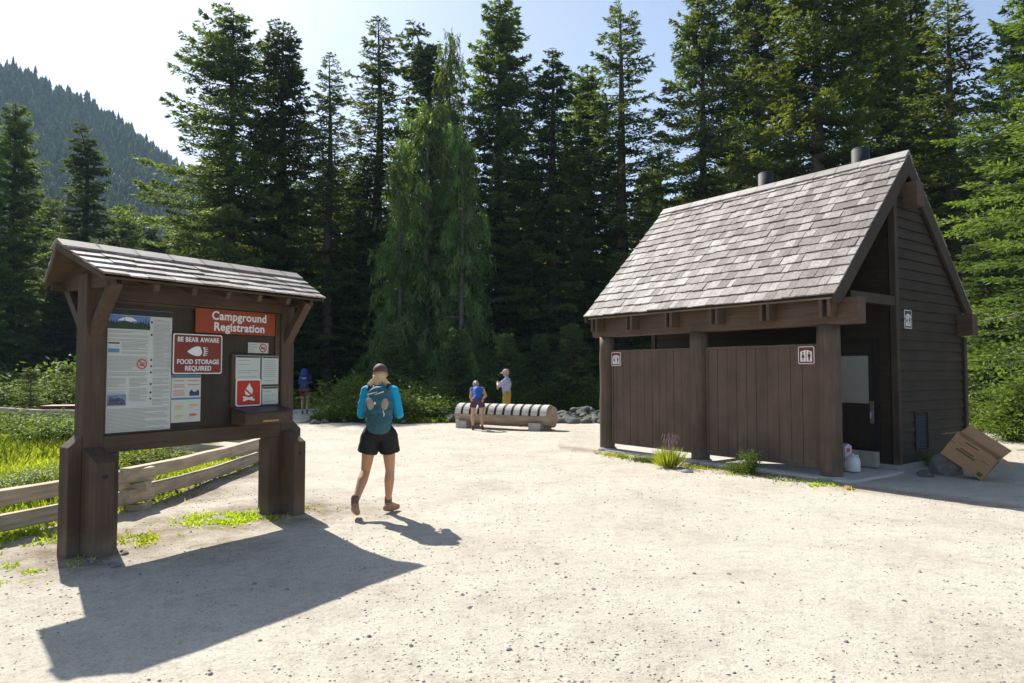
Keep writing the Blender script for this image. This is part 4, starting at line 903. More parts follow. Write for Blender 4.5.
def conifer(name, seed, H, Rb, f_mat, bark, style='fir', dens=1., leaf=(.24, .085), base=.08, prof=.75, gap=.1, lean=0., asym=None, step=.34, up=(-.25, .55), curl=.25, crook=0., keep=None):
    """trunk mesh with limbs, crown mesh of needle sprays. keep(az,z)->bool drops branches"""
    rg = np.random.default_rng(seed); rr = random.Random(seed)
    E_ = empty(name, (0, 0, 0)); tr = MB(); r0 = .016*H+.03
    def tx(z):
        t = z/H; return np.array([lean*t*t*H+.04*math.sin(z*.5+seed)+crook*max(0, t-.88)*H*1.2, .04*math.cos(z*.43+seed*2), z])
    zs = np.linspace(-.3, H, 22); tr.tube([tx(max(z, 0)) if z > 0 else (tx(0)[0], tx(0)[1], z) for z in zs], [max(.012, r0*(1-.97*max(z, 0)/H)**.9*(1.25 if z < .2 else 1)) for z in zs], 9)
    Ps = []; Ds = []; Ls = []; Ts = []
    z = H*base
    while z < H-.12:
        t = (z-H*base)/(H*(1-base)); nb = rr.choice([4, 5, 5, 6]) if dens < 1.3 else rr.choice([6, 7, 8])
        if t > .93: nb = 4
        a0 = rr.uniform(0, 6.28)
        for k in range(nb):
            az = a0+k*6.283/nb+rr.uniform(-.35, .35); zz = z+rr.uniform(-.5, .5)*step
            if rr.random() < gap: continue
            if keep and not keep(az, zz): continue
            L = Rb*((1-t)**prof)*(.35+.65*min(1, (t+.12)*5))*rr.choice([.55, .75, .9, 1., 1.08, 1.2])*rr.uniform(.85, 1.1)+.16; bt = rr.uniform(-.28, .28)
            if asym: L *= 1+asym*math.cos(az-asym_az)
            L = max(L, .15); el = up[0]+(up[1]-up[0])*t+rr.uniform(-.12, .12)
            o = tx(zz); hd = np.array([math.cos(az), math.sin(az), 0])
            ns = max(5, int(L/.16*dens)); s = np.sort(rg.uniform(.10, 1, ns)) if style != 'weep' else np.sort(rg.uniform(.15, 1, ns))
            def pos(s_):
                s_ = np.atleast_1d(s_)[:, None]
                if style == 'weep': return o+hd*L*s_+np.array([0, 0, 1])*L*(math.tan(el)*s_-.55*s_**2)
                return o+hd*L*s_+np.array([0, 0, 1])*L*(math.tan(el)*s_-curl*s_+curl*1.3*s_**2-.10*math.sin(el+.5)*s_)
            bp_ = pos(np.array([0, .35, .7, 1.])); tr.tube([tuple(q) for q in bp_], [max(.006, .010+.011*L), .008+.006*L, .007, .004], 4, cap=False)
            c = pos(s); per = np.array([-hd[1], hd[0], 0.])
            for sg in (-1, 1):
                L2 = (.10+.42*L*(1-s)**.8*np.clip(s*3, .3, 1))*rg.uniform(.6, 1.15, ns); L2 = np.minimum(L2, .95)
                if style == 'weep':
                    D2 = hd*.35+per*sg*rg.uniform(.2, .6, (ns, 1))+np.array([0, 0, -1])*rg.uniform(.9, 1.6, (ns, 1)); L2 = np.minimum(.25+.4*L*(1-s*.5), .95)*rg.uniform(.5, 1.2, ns)
                else:
                    D2 = hd*rg.uniform(.45, .9, (ns, 1))+per*sg*rg.uniform(.55, 1., (ns, 1))+np.array([0, 0, 1])*rg.uniform(-.42 if style == 'hem' else -.25, .12, (ns, 1))
                D2 /= np.linalg.norm(D2, axis=1, keepdims=True)
                m_ = max(2, int(round(3*dens)))
                for j in range(m_):
                    f_ = (j+rg.uniform(0, .8, ns))/m_; pp = c+D2*(L2*f_)[:, None]; dd = D2+rg.normal(size=(ns, 3))*.34
                    if style in ('hem', 'weep'): dd[:, 2] -= .25*f_
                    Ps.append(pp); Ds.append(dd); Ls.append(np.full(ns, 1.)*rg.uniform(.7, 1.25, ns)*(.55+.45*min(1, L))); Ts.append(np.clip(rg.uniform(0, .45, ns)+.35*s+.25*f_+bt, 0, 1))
            # shoots along the branch itself
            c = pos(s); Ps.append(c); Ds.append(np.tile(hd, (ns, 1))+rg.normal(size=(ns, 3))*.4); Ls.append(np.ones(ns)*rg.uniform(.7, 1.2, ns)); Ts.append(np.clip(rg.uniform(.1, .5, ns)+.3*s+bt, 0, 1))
        z += step*rr.uniform(.75, 1.25)*(1 if t < .8 else .7)
    P_ = np.concatenate(Ps); D_ = np.concatenate(Ds); L_ = np.concatenate(Ls); T_ = np.concatenate(Ts)
    lw = leaf if style != 'weep' else (leaf[0]*1.25, leaf[1]*.8)
    Vv, Ff = kites(P_, D_, L_*lw[0], L_*lw[1], rg, .45)
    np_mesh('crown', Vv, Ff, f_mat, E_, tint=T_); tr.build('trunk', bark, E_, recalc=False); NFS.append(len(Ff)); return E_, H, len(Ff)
asym_az = 0; NFS = []
VAR = {}
def var(key, *a, **k):
    E_, H, nf = conifer(*a, **k); VAR[key] = [E_, H, False]; return E_
asym_az = math.pi
var('broad', 'fir_tree', 1, 22, 4.6, f_fir, m_bark, 'fir', dens=1.8, base=.10, prof=.5, gap=.10, asym=.15, step=.46, curl=.3, up=(-.42, .42), leaf=(.21, .075))
var('dense', 'fir_tree', 2, 22, 3.6, f_fir, m_bark, 'fir', dens=1.9, base=.05, prof=.6, gap=.06, step=.42, up=(-.35, .45), leaf=(.20, .075))
var('open', 'fir_tree', 3, 22, 3.0, f_fir, m_bark, 'fir', dens=1.5, base=.08, prof=.6, gap=.16, step=.54, curl=.2, leaf=(.20, .07))
var('hem', 'hemlock_tree', 4, 21, 3.4, f_hem, m_bark, 'hem', dens=1.9, base=.04, prof=.72, gap=.08, step=.44, up=(-.45, .22), crook=.22, leaf=(.20, .07))
var('cedar', 'cedar_tree', 5, 16, 3.1, f_ced, m_barkg, 'weep', dens=1.15, base=.04, prof=.5, gap=.14, step=.42, up=(.1, .75), crook=.4, leaf=(.26, .085))
var('green', 'fir_tree', 6, 20, 3.3, f_fir2, m_barkg, 'fir', dens=1.9, base=.05, prof=.42, gap=.08, step=.46, curl=.35, up=(-.3, .5), leaf=(.19, .075))
var('near', 'fir_tree', 8, 12, 3.2, f_near, m_barkg, 'fir', dens=2.3, base=.17, prof=.7, gap=.14, step=.46, up=(-.30, .35), curl=.15, leaf=(.11, .040))
var('sap', 'young_fir', 9, 3.2, .95, f_fir2, m_barkg, 'fir', dens=1.5, base=.04, prof=.9, gap=.04, step=.16, leaf=(.13, .045))
var('sapd', 'young_fir', 19, 4.2, 1.3, f_hem, m_bark, 'hem', dens=1.5, base=.04, prof=.8, gap=.06, step=.2, leaf=(.15, .055))
def put(key, px, Y, top, label, wide=1., rz=None, cat='tree', group=None, H=None):
    v = VAR[key]; o = v[0] if not v[2] else copy_tree(v[0]); v[2] = True
    x = (px-512)/FOC*Y; g = float(hz_(x, Y)); h = H or CAMH+(HZ-top)/FOC*Y*1.0-g; s = h/v[1]
    o.location = (x, Y, g-.05); o.scale = (s*wide, s*wide, s); o.rotation_euler = (0, 0, random.uniform(0, 6.28) if rz is None else rz)
    return tag(o, label, cat, group)
random.seed(21)
MAIN = [
 ('broad', 228, 41, 2, 'tallest broad dark fir left of centre with ragged flat boughs on its left side', 1.12, 0),
 ('dense', 279, 43, 12, 'tall dark fir close behind the right end of the notice board roof', 1.1, None),
 ('open', 327, 42, 50, 'thin ragged fir with bent tip between two clumps of tall firs', 1.15, None),
 ('open', 377, 45, 14, 'slim pointed fir standing behind the lighter weeping cedar, left of its tip', 1.4, None),
 ('hem', 428, 47, 14, 'dark hemlock rising just behind the tip of the weeping cedar', 1.45, None),
 ('cedar', 426, 38, 92, 'light green weeping cedar with hanging sprays behind the walking woman', .98, None),
 ('cedar', 449, 40.5, 30, 'thin pale-tipped cedar spire beside the weeping cedar', .55, None),
 ('cedar', 399, 37, 138, 'lower left stem of light green weeping cedar just left of the tall one', .66, None),
 ('cedar', 462, 36.5, 120, 'lower right weeping cedar whose sprays hang towards the log bench', .68, None),
 ('dense', 499, 42, -14, 'very tall dark fir rising above the stooping woman at the log', 1.12, None),
 ('hem', 553, 40, 36, 'dark hemlock with drooping tip between the log bench and the restroom', 1.25, None),
 ('dense', 589, 43, 58, 'shorter dark fir left of the restroom roof', 1.2, None),
 ('open', 623, 40, -2, 'tall thin fir with bare gaps above the far end of the restroom roof', 1.35, None),
 ('broad', 706, 36, -28, 'broad dark fir behind the ridge of the restroom roof, left of the near vent pipe', .95, 2.6),
 ('green', 822, 30, -150, 'large sunlit green fir with grey trunk directly behind the restroom ridge', 1.02, None),
 ('dense', 762, 40, -60, 'dark fir in the shade behind the restroom ridge between green and dark crowns', 1.0, None),
 ('dense', 885, 34, -60, 'dark fir behind the gable peak of the restroom', .95, None),
 ('open', 957, 30, -12, 'tall fir with long bare-tipped boughs right of the restroom gable', 1.5, None),
 ('near', 1083, 14.5, -60, 'bright green fir at the right edge reaching its layered boughs towards the restroom', 1.22, None),
 ('green', 1040, 24, -20, 'green fir half behind the bright boughs at the right edge', .9, None),
 ('dense', 920, 37, -30, 'dark fir filling the gap between the gable peak and the tall bare-tipped fir', 1.0, None),
 ('hem', 990, 21, 170, 'dark hemlock in shade behind the bright boughs at the right edge', 1.2, None),
 ('hem', 1062, 22, 120, 'dark hemlock cut by the right edge of the photo', 1.2, None),
 ('hem', 82, 50, 118, 'hooked-top hemlock above the left end of the notice board roof', 1.25, 2.9),
 ('dense', 8, 44, 96, 'dark fir at the left edge of the photo', 1.0, None),
 ('hem', -22, 40, 110, 'tall dark hemlock cut by the left edge of the photo', 1.0, None),
 ('green', 46, 56, 196, 'pale green fir between the left edge fir and the hooked hemlock', 1.0, None),
 ('hem', 150, 52, 216, 'low sunlit hemlock left of the broad dark fir', 1.25, None),
 ('green', 185, 50, 222, 'low green fir just left of the broad dark fir', 1.2, None),
 ('green', 122, 58, 205, 'small pale fir right of the hooked hemlock', 1.0, None),
 ('open', 654, 44, 150, 'short fir showing above the far slope of the restroom roof', 1.1, None),
 ('hem', 358, 44, 150, 'half-height hemlock left of the weeping cedar', 1.1, None),
]
for key, px, Y, top, lab, wide, rz in MAIN: put(key, px, Y-(2.6 if 215 < px < 630 else 0), top, lab, wide, rz)
# crowded second rows of darker trees that close the view between the trunks
k = 0
rows = [(52, 168, 45, 210), (47, 205, 38, 330), (60, 150, 45, 170)]
for Y, top0, dx, _ in rows:
    px = -70+(k*17)
    while px < 1130:
        tp = top0+random.uniform(-45, 55)
        if px < 215: tp = max(tp, 232)
        if Y < 50 and px < 215: tp = max(tp, 262)
        if 600 < px < 700: tp += 30
        key = random.choice(['dense', 'hem', 'dense', 'green'] if px < 215 else ['dense', 'hem', 'dense', 'open'])
        put(key, px+random.uniform(-10, 10), Y+random.uniform(-3, 3), tp, 'dark conifer packed into the shaded forest behind the clearing', random.uniform(1.0, 1.35), None, 'tree', 'crowded conifers of the forest behind')
        px += dx*random.uniform(.8, 1.2)
    k += 1
# low young trees and understorey at the forest edge
m_lf = [f_leaf, f_dk]
def shrub(name, seed, r, h, n_, f_mat, leaf, stems=7):
    rg = np.random.default_rng(seed); E_ = empty(name, (0, 0, 0)); st = MB(); Ps = []; Ds = []
    for k in range(stems):
        a_ = rg.uniform(0, 6.28); rad = r*rg.uniform(.2, .95); tip = np.array([math.cos(a_)*rad, math.sin(a_)*rad, h*rg.uniform(.6, 1.)*(1-.35*(rad/r)**2)])
        mid = tip*np.array([.4, .4, .55]); st.tube([(0, 0, -.05), tuple(mid), tuple(tip)], [.012+.01*h, .01, .004], 5, cap=False)
        m_ = n_//stems; t = rg.uniform(.2, 1, m_)[:, None]; c = np.where(t < .5, mid*t*2, mid+(tip-mid)*(t-.5)*2); c = c+rg.normal(size=(m_, 3))*np.array([r*.23, r*.23, h*.13]); c[:, 2] = np.abs(c[:, 2])+.02
        Ps.append(c); d_ = rg.normal(size=(m_, 3)); d_[:, 2] *= .5; d_ += (c-np.array([0, 0, h*.3]))*.8/r; Ds.append(d_)
    P_ = np.concatenate(Ps); D_ = np.concatenate(Ds); Vv, Ff = kites(P_, D_, leaf[0]*rg.uniform(.6, 1.2, len(P_)), leaf[1]*rg.uniform(.7, 1.2, len(P_)), rg, .6)
    np_mesh('leaves', Vv, Ff, f_mat, E_, tint=rg.uniform(0, 1, len(P_))); st.build('stem', m_bark, E_, recalc=False); return E_
SH = {'a': [shrub('shrub', 1, .9, 1.1, 2600, f_leaf, (.11, .06)), 1.1, False], 'b': [shrub('shrub', 2, 1.1, .75, 2600, f_dk, (.10, .035), 12), .75, False],
      'c': [shrub('shrub', 3, .8, 1.6, 3400, f_leaf, (.085, .05), 10), 1.6, False]}
VAR.update(SH)
def puts(key, x, y, h, label, group=None, wide=1., cat='shrub'):
    v = VAR[key]; o = v[0] if not v[2] else copy_tree(v[0]); v[2] = True; s = h/v[1]; g = float(hz_(x, y))
    o.location = (x, y, g-.03); o.scale = (s*wide, s*wide, s); o.rotation_euler = (0, 0, random.uniform(0, 6.28)); return tag(o, label, cat, group)
G1 = 'shrubs along the forest edge'; L1_ = 'leafy green shrub in the shade along the forest edge'
for k in range(62):
    px = random.uniform(240, 700); Y = random.uniform(23.5, 34); x = (px-512)/FOC*Y
    if -10.3 < x < -5.6 and Y < 32: continue
    if px > 455 and Y < 26: Y += 3
    puts(random.choice('abc'), (px-512)/FOC*Y, Y, random.uniform(.6, 1.5) if px < 460 else random.uniform(.5, 1.4), L1_, G1, random.uniform(.9, 1.4))
for px, Y, h in ((336, 22.0, .5), (347, 22.8, .8), (360, 22.3, .8), (378, 22.6, .7), (398, 22.2, .6), (418, 22.4, .9), (438, 22.6, .7), (452, 23.2, .6), (352, 26, 1.5), (362, 25, 1.4), (410, 24, 1.2), (430, 25, 1.3)):
    puts('b' if h < 1 else 'c', (px-512)/FOC*Y, Y, h, L1_, G1, 1.3)
G2 = 'young firs in the forest understorey'; L2_ = 'young fir growing under the tall trees at the forest edge'
for k in range(44):
    px = random.uniform(250, 1010); Y = random.uniform(27, 37); x = (px-512)/FOC*Y
    if -10.3 < x < -5.6 and Y < 33: continue
    put('sapd', px, Y, 0, L2_, 1.15, None, 'young tree', G2, H=random.uniform(1.4, 3.6))
# right hand side behind the carton
for px, Y, h, key, lab in ((1012, 17.5, 1.7, 'c', 'tall leafy shrub under the bright boughs at the right edge'), (975, 19, .8, 'b', 'leafy shrub just right of the restroom rear corner'), (1034, 15.8, 1.3, 'a', 'leafy shrub cut by the right edge of the photo'),
     (1012, 15.6, .6, 'b', 'low weedy shrub above the cardboard carton at the right edge'), (985, 18.5, .7, 'b', 'low shrub in deep shade behind the cardboard carton'), (1045, 19, 3.2, 'c', 'highest leafy shrub at the right edge, behind the others')):
    puts(key, (px-512)/FOC*Y, Y, h, lab, None, 1.1)
for k in range(8): puts('b', random.uniform(13.5, 22), random.uniform(21, 28), random.uniform(.6, 1.1), 'leafy shrub in the shade of the right hand firs', 'shrubs under the right hand firs')
# meadow shrubs and saplings
for px, Y, h, key, lab, wd in ((18, 17.2, .62, 'b', 'dark low shrub in the meadow at the left edge'), (38, 16.2, .6, 'b', 'dark low shrub in the middle of the meadow'), (58, 15.6, .62, 'b', 'dark low shrub in the meadow next to the board post'), (72, 17, .55, 'b', 'dark low shrub half hidden by the board post'),
     (8, 23.5, 1.2, 'a', 'light leafy shrub at the far side of the meadow, left edge'), (50, 24.5, 1.1, 'a', 'light leafy shrub at the far side of the meadow left of the board post'), (70, 25.5, 1.5, 'c', 'pale bright shrub behind the dark red box'), (152, 11.2, .45, 'b', 'small dark shrub seen under the notice board')) and [(a[0], a[1], a[2], a[3], a[4], 1.2) for a in ((18, 17.2, .62, 'b', 'dark low shrub in the meadow at the left edge'), (38, 16.2, .6, 'b', 'dark low shrub in the middle of the meadow'), (58, 15.6, .62, 'b', 'dark low shrub in the meadow next to the board post'), (72, 17, .55, 'b', 'dark low shrub half hidden by the board post'),
     (8, 23.5, 1.2, 'a', 'light leafy shrub at the far side of the meadow, left edge'), (50, 24.5, 1.1, 'a', 'light leafy shrub at the far side of the meadow left of the board post'), (70, 25.5, 1.5, 'c', 'pale bright shrub behind the dark red box'), (152, 11.2, .45, 'b', 'small dark shrub seen under the notice board'))]:
    puts(key, (px-512)/FOC*Y, Y, h, lab, None, wd)
put('sap', 31, 21.5, 0, 'young fir standing in the meadow left of the notice board', 1.15, None, 'young tree', None, H=1.75)
put('sap', 66, 27, 0, 'young fir at the back of the meadow beside the board post', 1.3, None, 'young tree', None, H=1.9)
for k in range(26): puts(random.choice('acb'), random.uniform(-34, -12.5), random.uniform(28, 40), random.uniform(.8, 2.2), 'leafy shrub at the back of the sunlit meadow', 'shrubs at the back of the meadow', 1.2)
# dark red box in the meadow
bx_ = W(84, 21.3); RBX = empty('crate', (bx_.x, bx_.y, 0), R(10), 'long dark red wooden crate beyond the meadow behind the board post', 'crate')
m = MB()
for z in (0, .165, .33): m.box((-1.0, -.35, z+.003), (1.0, .35, z+.16))
m.build('body', wood('dark_red_wood', (.11, .035, .03), 0, var=.25), RBX, .01); MB().box((-1.03, -.38, .497), (1.03, .38, .53)).build('lid', m_mar, RBX, .006)

# ------------------------------------------------------------------ grass, weeds
def blades(name, X, Y, h, f_mat, kind=None, label=None, w=.010, lean=.45, parent=None, seed=0, cat=None):
    rg = np.random.default_rng(seed); n_ = len(X); P_ = np.stack([X, Y, hz_(X, Y)-.01], 1); D_ = np.stack([rg.normal(size=n_)*lean, rg.normal(size=n_)*lean, np.ones(n_)], 1)
    Vv, Ff = kites(P_, D_, h*rg.uniform(.5, 1.2, n_), np.broadcast_to(w, (n_,))*rg.uniform(.7, 1.3, n_), rg, .0)
    o = np_mesh(name, Vv, Ff, f_mat, parent, tint=np.clip(rg.uniform(0, .8, n_)+.5*fbm(X*.9, Y*.9, 44, 3), 0, 1)); return tag(o, label, cat, None, kind)
rg = np.random.default_rng(5)
fx = np.array([p[1] for p in FENCE]); fxx = np.array([p[0] for p in FENCE])
def meadow_pts(n_, y0, y1, pw=1.):
    y = y0+(y1-y0)*rg.random(n_)**pw; x = rg.uniform(-30, -3.5, n_); vis = (512+FOC*x/y > -40)
    lim = np.interp(y, fx, fxx)-.05; ok = vis & (x < lim+rg.normal(size=n_)*.08)&(x > -28); return x[ok], y[ok]
x, y = meadow_pts(640000, 5, 34, 1.5); cl = fbm(x*.8, y*.8, 77, 3)
blades('meadow_grass', x, y, np.clip(.11+.22*cl, .04, .28), f_grass, 'stuff', w=.013+.0010*y, lean=.9, seed=2)
x, y = meadow_pts(60000, 6, 24, 1.2); ok = fbm(x*.45, y*.45, 12, 3) > .06; blades('meadow_herbs', x[ok], y[ok], .26, f_dk, 'stuff', w=.035, lean=.7, seed=3)
# pale flowering patch
n_ = 1300; a_ = rg.normal(size=(n_, 2)); c_ = W(50, 9.3); x = c_.x+a_[:, 0]*.22-.1; y = c_.y+a_[:, 1]*.7
P_ = np.stack([x, y, .16+.10*rg.random(n_)], 1); Vv, Ff = kites(P_, rg.normal(size=(n_, 3)), .028, .022, rg, .5)
m_fl = plain('pale_flowers', (.52, .56, .30), .8); tag(np_mesh('pale_flowers', Vv, Ff, m_fl, None), kind='stuff')
# grass fringes by the fence and forest floor cover
def patch(cx, cy, rx, ry, n_, seed, h=.07, w=.018, f_mat=None, name='weed_patch', label=None, rot=0.):
    r_ = np.random.default_rng(seed); a_ = r_.normal(size=(n_, 2))*.5; ok = fbm(a_[:, 0]*3+seed, a_[:, 1]*3, seed, 3) > .03; a_ = a_[ok]
    dx = a_[:, 0]*rx; dy = a_[:, 1]*ry; x = cx+dx*math.cos(rot)-dy*math.sin(rot); y = cy+dx*math.sin(rot)+dy*math.cos(rot)
    return blades(name, x, y, h, f_mat or f_grass, 'stuff', label, w, 1.2, None, seed, 'weeds')
def g2(px, py): Y = FOC*CAMH/(py-HZ); return (px-512)/FOC*Y, Y
for i, (px, py, rx, ry, n_, h, lab) in enumerate(((232, 517, .50, .34, 1800, .075, 'bright low weeds between the feet of the notice board'), (146, 537, .30, .25, 500, .07, 'small weed patch right of the left board post'), (40, 562, .35, .5, 600, .07, 'thin weed patch at the foot of the left board post'),
      (300, 507, .3, .2, 250, .06, 'sparse weeds behind the right board post'), (20, 535, .6, .4, 900, .12, 'grass tuft under the fence at the left edge'), (135, 497, .5, .4, 800, .10, 'grass under the fence corner behind the board'), (255, 455, .3, .9, 500, .10, 'grass along the far end of the middle fence rails'))):
    x_, y_ = g2(px, py); patch(x_, y_, rx, ry, int(n_*1.7), 60+i, h*.9, .015, None, 'weed_patch', lab)
sa_ = R(36.67+90)
for i, (px, py, L_, n_, h, lab) in enumerate(((622, 457, .8, 700, .10, 'weeds in front of the far porch post'), (648, 461, .6, 700, .10, 'weeds left of the tall grass tuft at the porch'), (712, 470, .7, 800, .09, 'weeds before the middle porch post'), (768, 478, .6, 500, .07, 'weeds in front of the near privacy screen'), (815, 484, .45, 500, .07, 'weeds at the foot of the nearest porch post'))):
    x_, y_ = g2(px, py); patch(x_, y_, L_, .25, int(n_*1.5), 80+i, h, .016, f_leaf if i % 2 else f_grass, 'weed_patch', lab, sa_)
def tuft(px, py, h, n_, label, seeds=True, spread=.14, seed=1):
    x_, y_ = g2(px, py); E_ = empty('grass_tuft', (x_, y_, 0), 0, label, 'grass'); r_ = np.random.default_rng(seed)
    a_ = r_.normal(size=(n_, 2))*spread*.35; D_ = np.concatenate([a_*4.0/spread*.28+r_.normal(size=(n_, 2))*.1, np.ones((n_, 1))], 1); P_ = np.concatenate([a_, np.zeros((n_, 1))], 1)
    Vv, Ff = kites(P_, D_, h*r_.uniform(.5, 1, n_), .012, r_, 0); np_mesh('blades', Vv, Ff, f_grass, E_, tint=r_.uniform(0, 1, n_))
    if seeds:
        m = MB()
        for k in range(34):
            v = V(r_.normal()*.20, r_.normal()*.20, 1).normalized(); t_ = v*h*r_.uniform(1.05, 1.35); m.tube([(0, 0, 0), tuple(t_*.9)], .0016, 4); m.ell(tuple(t_), (.009, .009, .035), seg=5, rings=4)
        m.build('seed_heads', plain('purple_seed', (.22, .14, .15), .9), E_)
    return E_
tuft(668, 467, .40, 600, 'tall bright grass tuft with purple seed heads before the porch screens', spread=.15)
for px, py, h, key, lab in ((748, 474, .42, 'a', 'spindly leafy weed before the near privacy screen'), (736, 472, .22, 'b', 'low leafy weed left of the spindly weed at the porch'), (921, 466, .30, 'b', 'fern-like plant at the foot of the gable wall by the boulder')):
    x_, y_ = g2(px, py); puts(key, x_, y_, h, lab, None, .9 if key == 'b' else .6, 'weed')
# forest floor cover, one mass
n_ = 90000; x = rg.uniform(-16, 14, n_); y = rg.uniform(21, 40, n_); ok = (zone(x, y) < .1) & (fbm(x*.35, y*.35, 90, 3) > -.02) & (x < 4); blades('ground_cover', x[ok], y[ok], .24, f_dk, 'stuff', w=.06, lean=.8, seed=8)

# ------------------------------------------------------------------ stones and gravel
pv = []
rs = random.Random(12)
G3 = 'rubble stones along the forest edge'; protos = [None]*5
def stone_copy(protos_, i, loc, s, label, group, mat, cat='rock', name='stone'):
    if protos_[i] is None:
        o = boulder(name, (0, 0, 0), (1, .8, .62), 40+i, mat, label, cat, group); protos_[i] = o
    else: o = protos_[i].copy(); col.objects.link(o)
    o.location = loc; o.scale = (s, s, s); o.rotation_euler = (rs.uniform(-.3, .3), rs.uniform(-.3, .3), rs.uniform(0, 6.28)); return tag(o, label, cat, group)
for k in range(150):
    px = rs.uniform(556, 604) if k < 95 else rs.uniform(440, 560); Y = rs.uniform(20.6, 23.5) if k < 95 else rs.uniform(21.2, 22.6); x_ = (px-512)/FOC*Y
    stone_copy(protos, k % 5, (x_, Y, .02+(Y-20.6)*.10*rs.random()), rs.uniform(.08, .26), 'grey rubble stone in the shaded heap along the forest edge', G3, m_rock)
for k, (px, py, s) in enumerate(((316, 424, .18), (326, 423, .14), (345, 422, .10), (404, 423, .09))):
    x_, y_ = g2(px, py); stone_copy(protos, k % 5, (x_, y_, .04), s, 'grey stone where the shaded path meets the gravel lot', 'stones at the mouth of the path', m_rock)
# pebbles: one mass of gravel, denser in drifts
bm = bmesh.new(); bmesh.ops.create_icosphere(bm, subdivisions=1, radius=1); bv = np.array([v.co for v in bm.verts]); bf = np.array([[v.index for v in f.verts] for f in bm.faces]); bm.free()
n_ = 42000; u_ = rg.random(n_); y = 2.2*np.exp(u_*math.log(20/2.2)); x = y*rg.uniform(-.8, .8, n_); x += rg.normal(size=n_)*.1
dr = fbm(x*.55, y*.55, 61, 4); ok = (zone(x, y) > .3) & (rg.random(n_) < np.clip(.40+dr*1.8, .08, 1)); x, y = x[ok], y[ok]; n_ = len(x)
s = .0034*np.exp(rg.normal(size=n_)*.5)*(1+y*.05); s = np.minimum(s, .011); z = hz_(x, y)+s*.25
A = rg.uniform(0, 6.28, n_); jit = rg.uniform(.65, 1.25, (n_, len(bv), 1)); q_ = bv[None]*jit*np.array([1.2, .9, .6]); ca_, sa2 = np.cos(A)[:, None], np.sin(A)[:, None]
qx = q_[..., 0]*ca_-q_[..., 1]*sa2; qy = q_[..., 0]*sa2+q_[..., 1]*ca_
PV = np.stack([qx*s[:, None]+x[:, None], qy*s[:, None]+y[:, None], q_[..., 2]*s[:, None]+z[:, None]], -1).reshape(-1, 3); PF = (bf[None]+np.arange(n_)[:, None, None]*len(bv)).reshape(-1, 3)
m_peb, n, b = newmat('pebble'); at = N(n, 'ShaderNodeAttribute', attribute_name='tint'); rp_ = ramp(n, at.outputs['Fac'], [(0, (.24, .225, .20)), (.3, (.42, .38, .33)), (1, (.60, .55, .47))]); n.links.new(rp_.outputs[0], b.inputs['Base Color']); b.inputs['Roughness'].default_value = .9
tag(np_mesh('gravel', PV, PF, m_peb, None, tint=np.repeat(rg.random(n_), len(bf))), kind='stuff')
G4 = 'loose stones lying on the gravel lot'; prot2 = [None]*5
for k in range(64):
    Y = 2.7*math.exp(rs.random()**1.1*math.log(9/2.7)); x_ = Y*rs.uniform(-.55, .8)
    if k < 8:
        px, py = ((530, 499), (556, 562), (372, 632), (360, 634), (576, 608), (590, 637), (657, 683-5), (692, 571))[k]; x_, Y = g2(px, py)
    stone_copy(prot2, k % 5, (x_, Y, float(hz_(x_, Y))-.002), rs.uniform(.010, .025), 'small dark stone lying loose on the pale gravel', G4, m_rockd, 'stone', 'pebble_stone')
# stones round the left board post
for k in range(16):
    x_, y_ = g2(rs.uniform(88, 130), rs.uniform(548, 566)); stone_copy(prot2, k % 5, (x_, y_, .005), rs.uniform(.018, .04), 'small rubble stone at the foot of the left board post', 'rubble at the foot of the board post', m_rock, 'stone', 'pebble_stone')

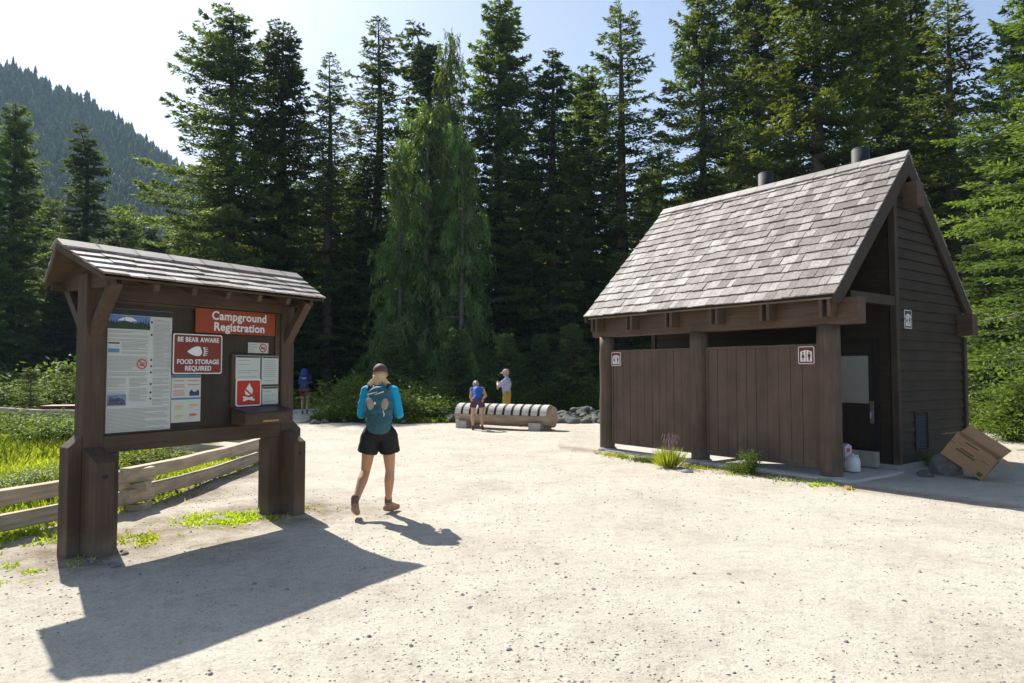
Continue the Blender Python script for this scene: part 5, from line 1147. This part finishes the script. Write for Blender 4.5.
# ------------------------------------------------------------------ wooded mountain side, one mass of small trees
n_ = 13000; Yh = rg.uniform(150, 560, n_); pxh = rg.uniform(-60, 560, n_); X_ = (pxh-512)/FOC*Yh
Zh = hz_(X_, Yh); hh = rg.uniform(8, 14, n_)*np.where(rg.random(n_) < .12, 1.3, 1.)*(1+fbm(X_*.02, Yh*.02, 71, 3)*.8); VV = []; FF = []; TT = []; o_ = 0
tiers = 6; seg = 6
tt = np.arange(tiers)/tiers
base_v = []; base_f = []
for k in range(tiers):
    z0, z1 = .06+.94*k/tiers, .06+.94*(k+1.9)/tiers; r_ = .20*(1-k/tiers)**.8+.012; i0 = len(base_v)
    for q in range(seg*2): a_ = math.pi*q/seg+k*.7; rr_ = r_*(1 if q % 2 == 0 else .55); base_v.append((rr_*math.cos(a_), rr_*math.sin(a_), z0-(.02 if q % 2 == 0 else -.02)))
    base_v.append((0, 0, min(z1, 1.0)))
    for q in range(seg*2): base_f.append((i0+q, i0+(q+1) % (seg*2), i0+seg*2))
bv = np.array(base_v); bf = np.array(base_f)
A = rg.uniform(0, 6.28, n_); jit = rg.uniform(.7, 1.3, (n_, len(bv), 1)); q_ = bv[None]*np.concatenate([jit, jit, np.ones_like(jit)], 2); w_ = hh*rg.uniform(.8, 1.25, n_)
qx = q_[..., 0]*np.cos(A)[:, None]-q_[..., 1]*np.sin(A)[:, None]; qy = q_[..., 0]*np.sin(A)[:, None]+q_[..., 1]*np.cos(A)[:, None]
HV = np.stack([qx*w_[:, None]+X_[:, None], qy*w_[:, None]+Yh[:, None], q_[..., 2]*hh[:, None]+Zh[:, None]-.5], -1).reshape(-1, 3); HF = (bf[None]+np.arange(n_)[:, None, None]*len(bv)).reshape(-1, 3)
tag(np_mesh('hillside_forest', HV, HF, f_hill, None, tint=np.repeat(rg.random(n_), len(bf))), kind='stuff')
# ------------------------------------------------------------------ air
HB = (-900, 900, -60, 780, -4, 330)
hz_o = MB().box((HB[0], HB[2], -30), (HB[1], HB[3], HB[5])).build('haze', bpy.data.materials.new('haze'), None); tag(hz_o, kind='stuff')
mh_ = hz_o.data.materials[0]; mh_.use_nodes = True; n = mh_.node_tree; n.nodes.remove(n.nodes['Principled BSDF']); pvn = N(n, 'ShaderNodeVolumePrincipled'); pvn.inputs['Color'].default_value = (.55, .76, 1, 1); pvn.inputs['Density'].default_value = .00024; pvn.inputs['Anisotropy'].default_value = .1
n.links.new(pvn.outputs[0], n.nodes['Material Output'].inputs['Volume'])
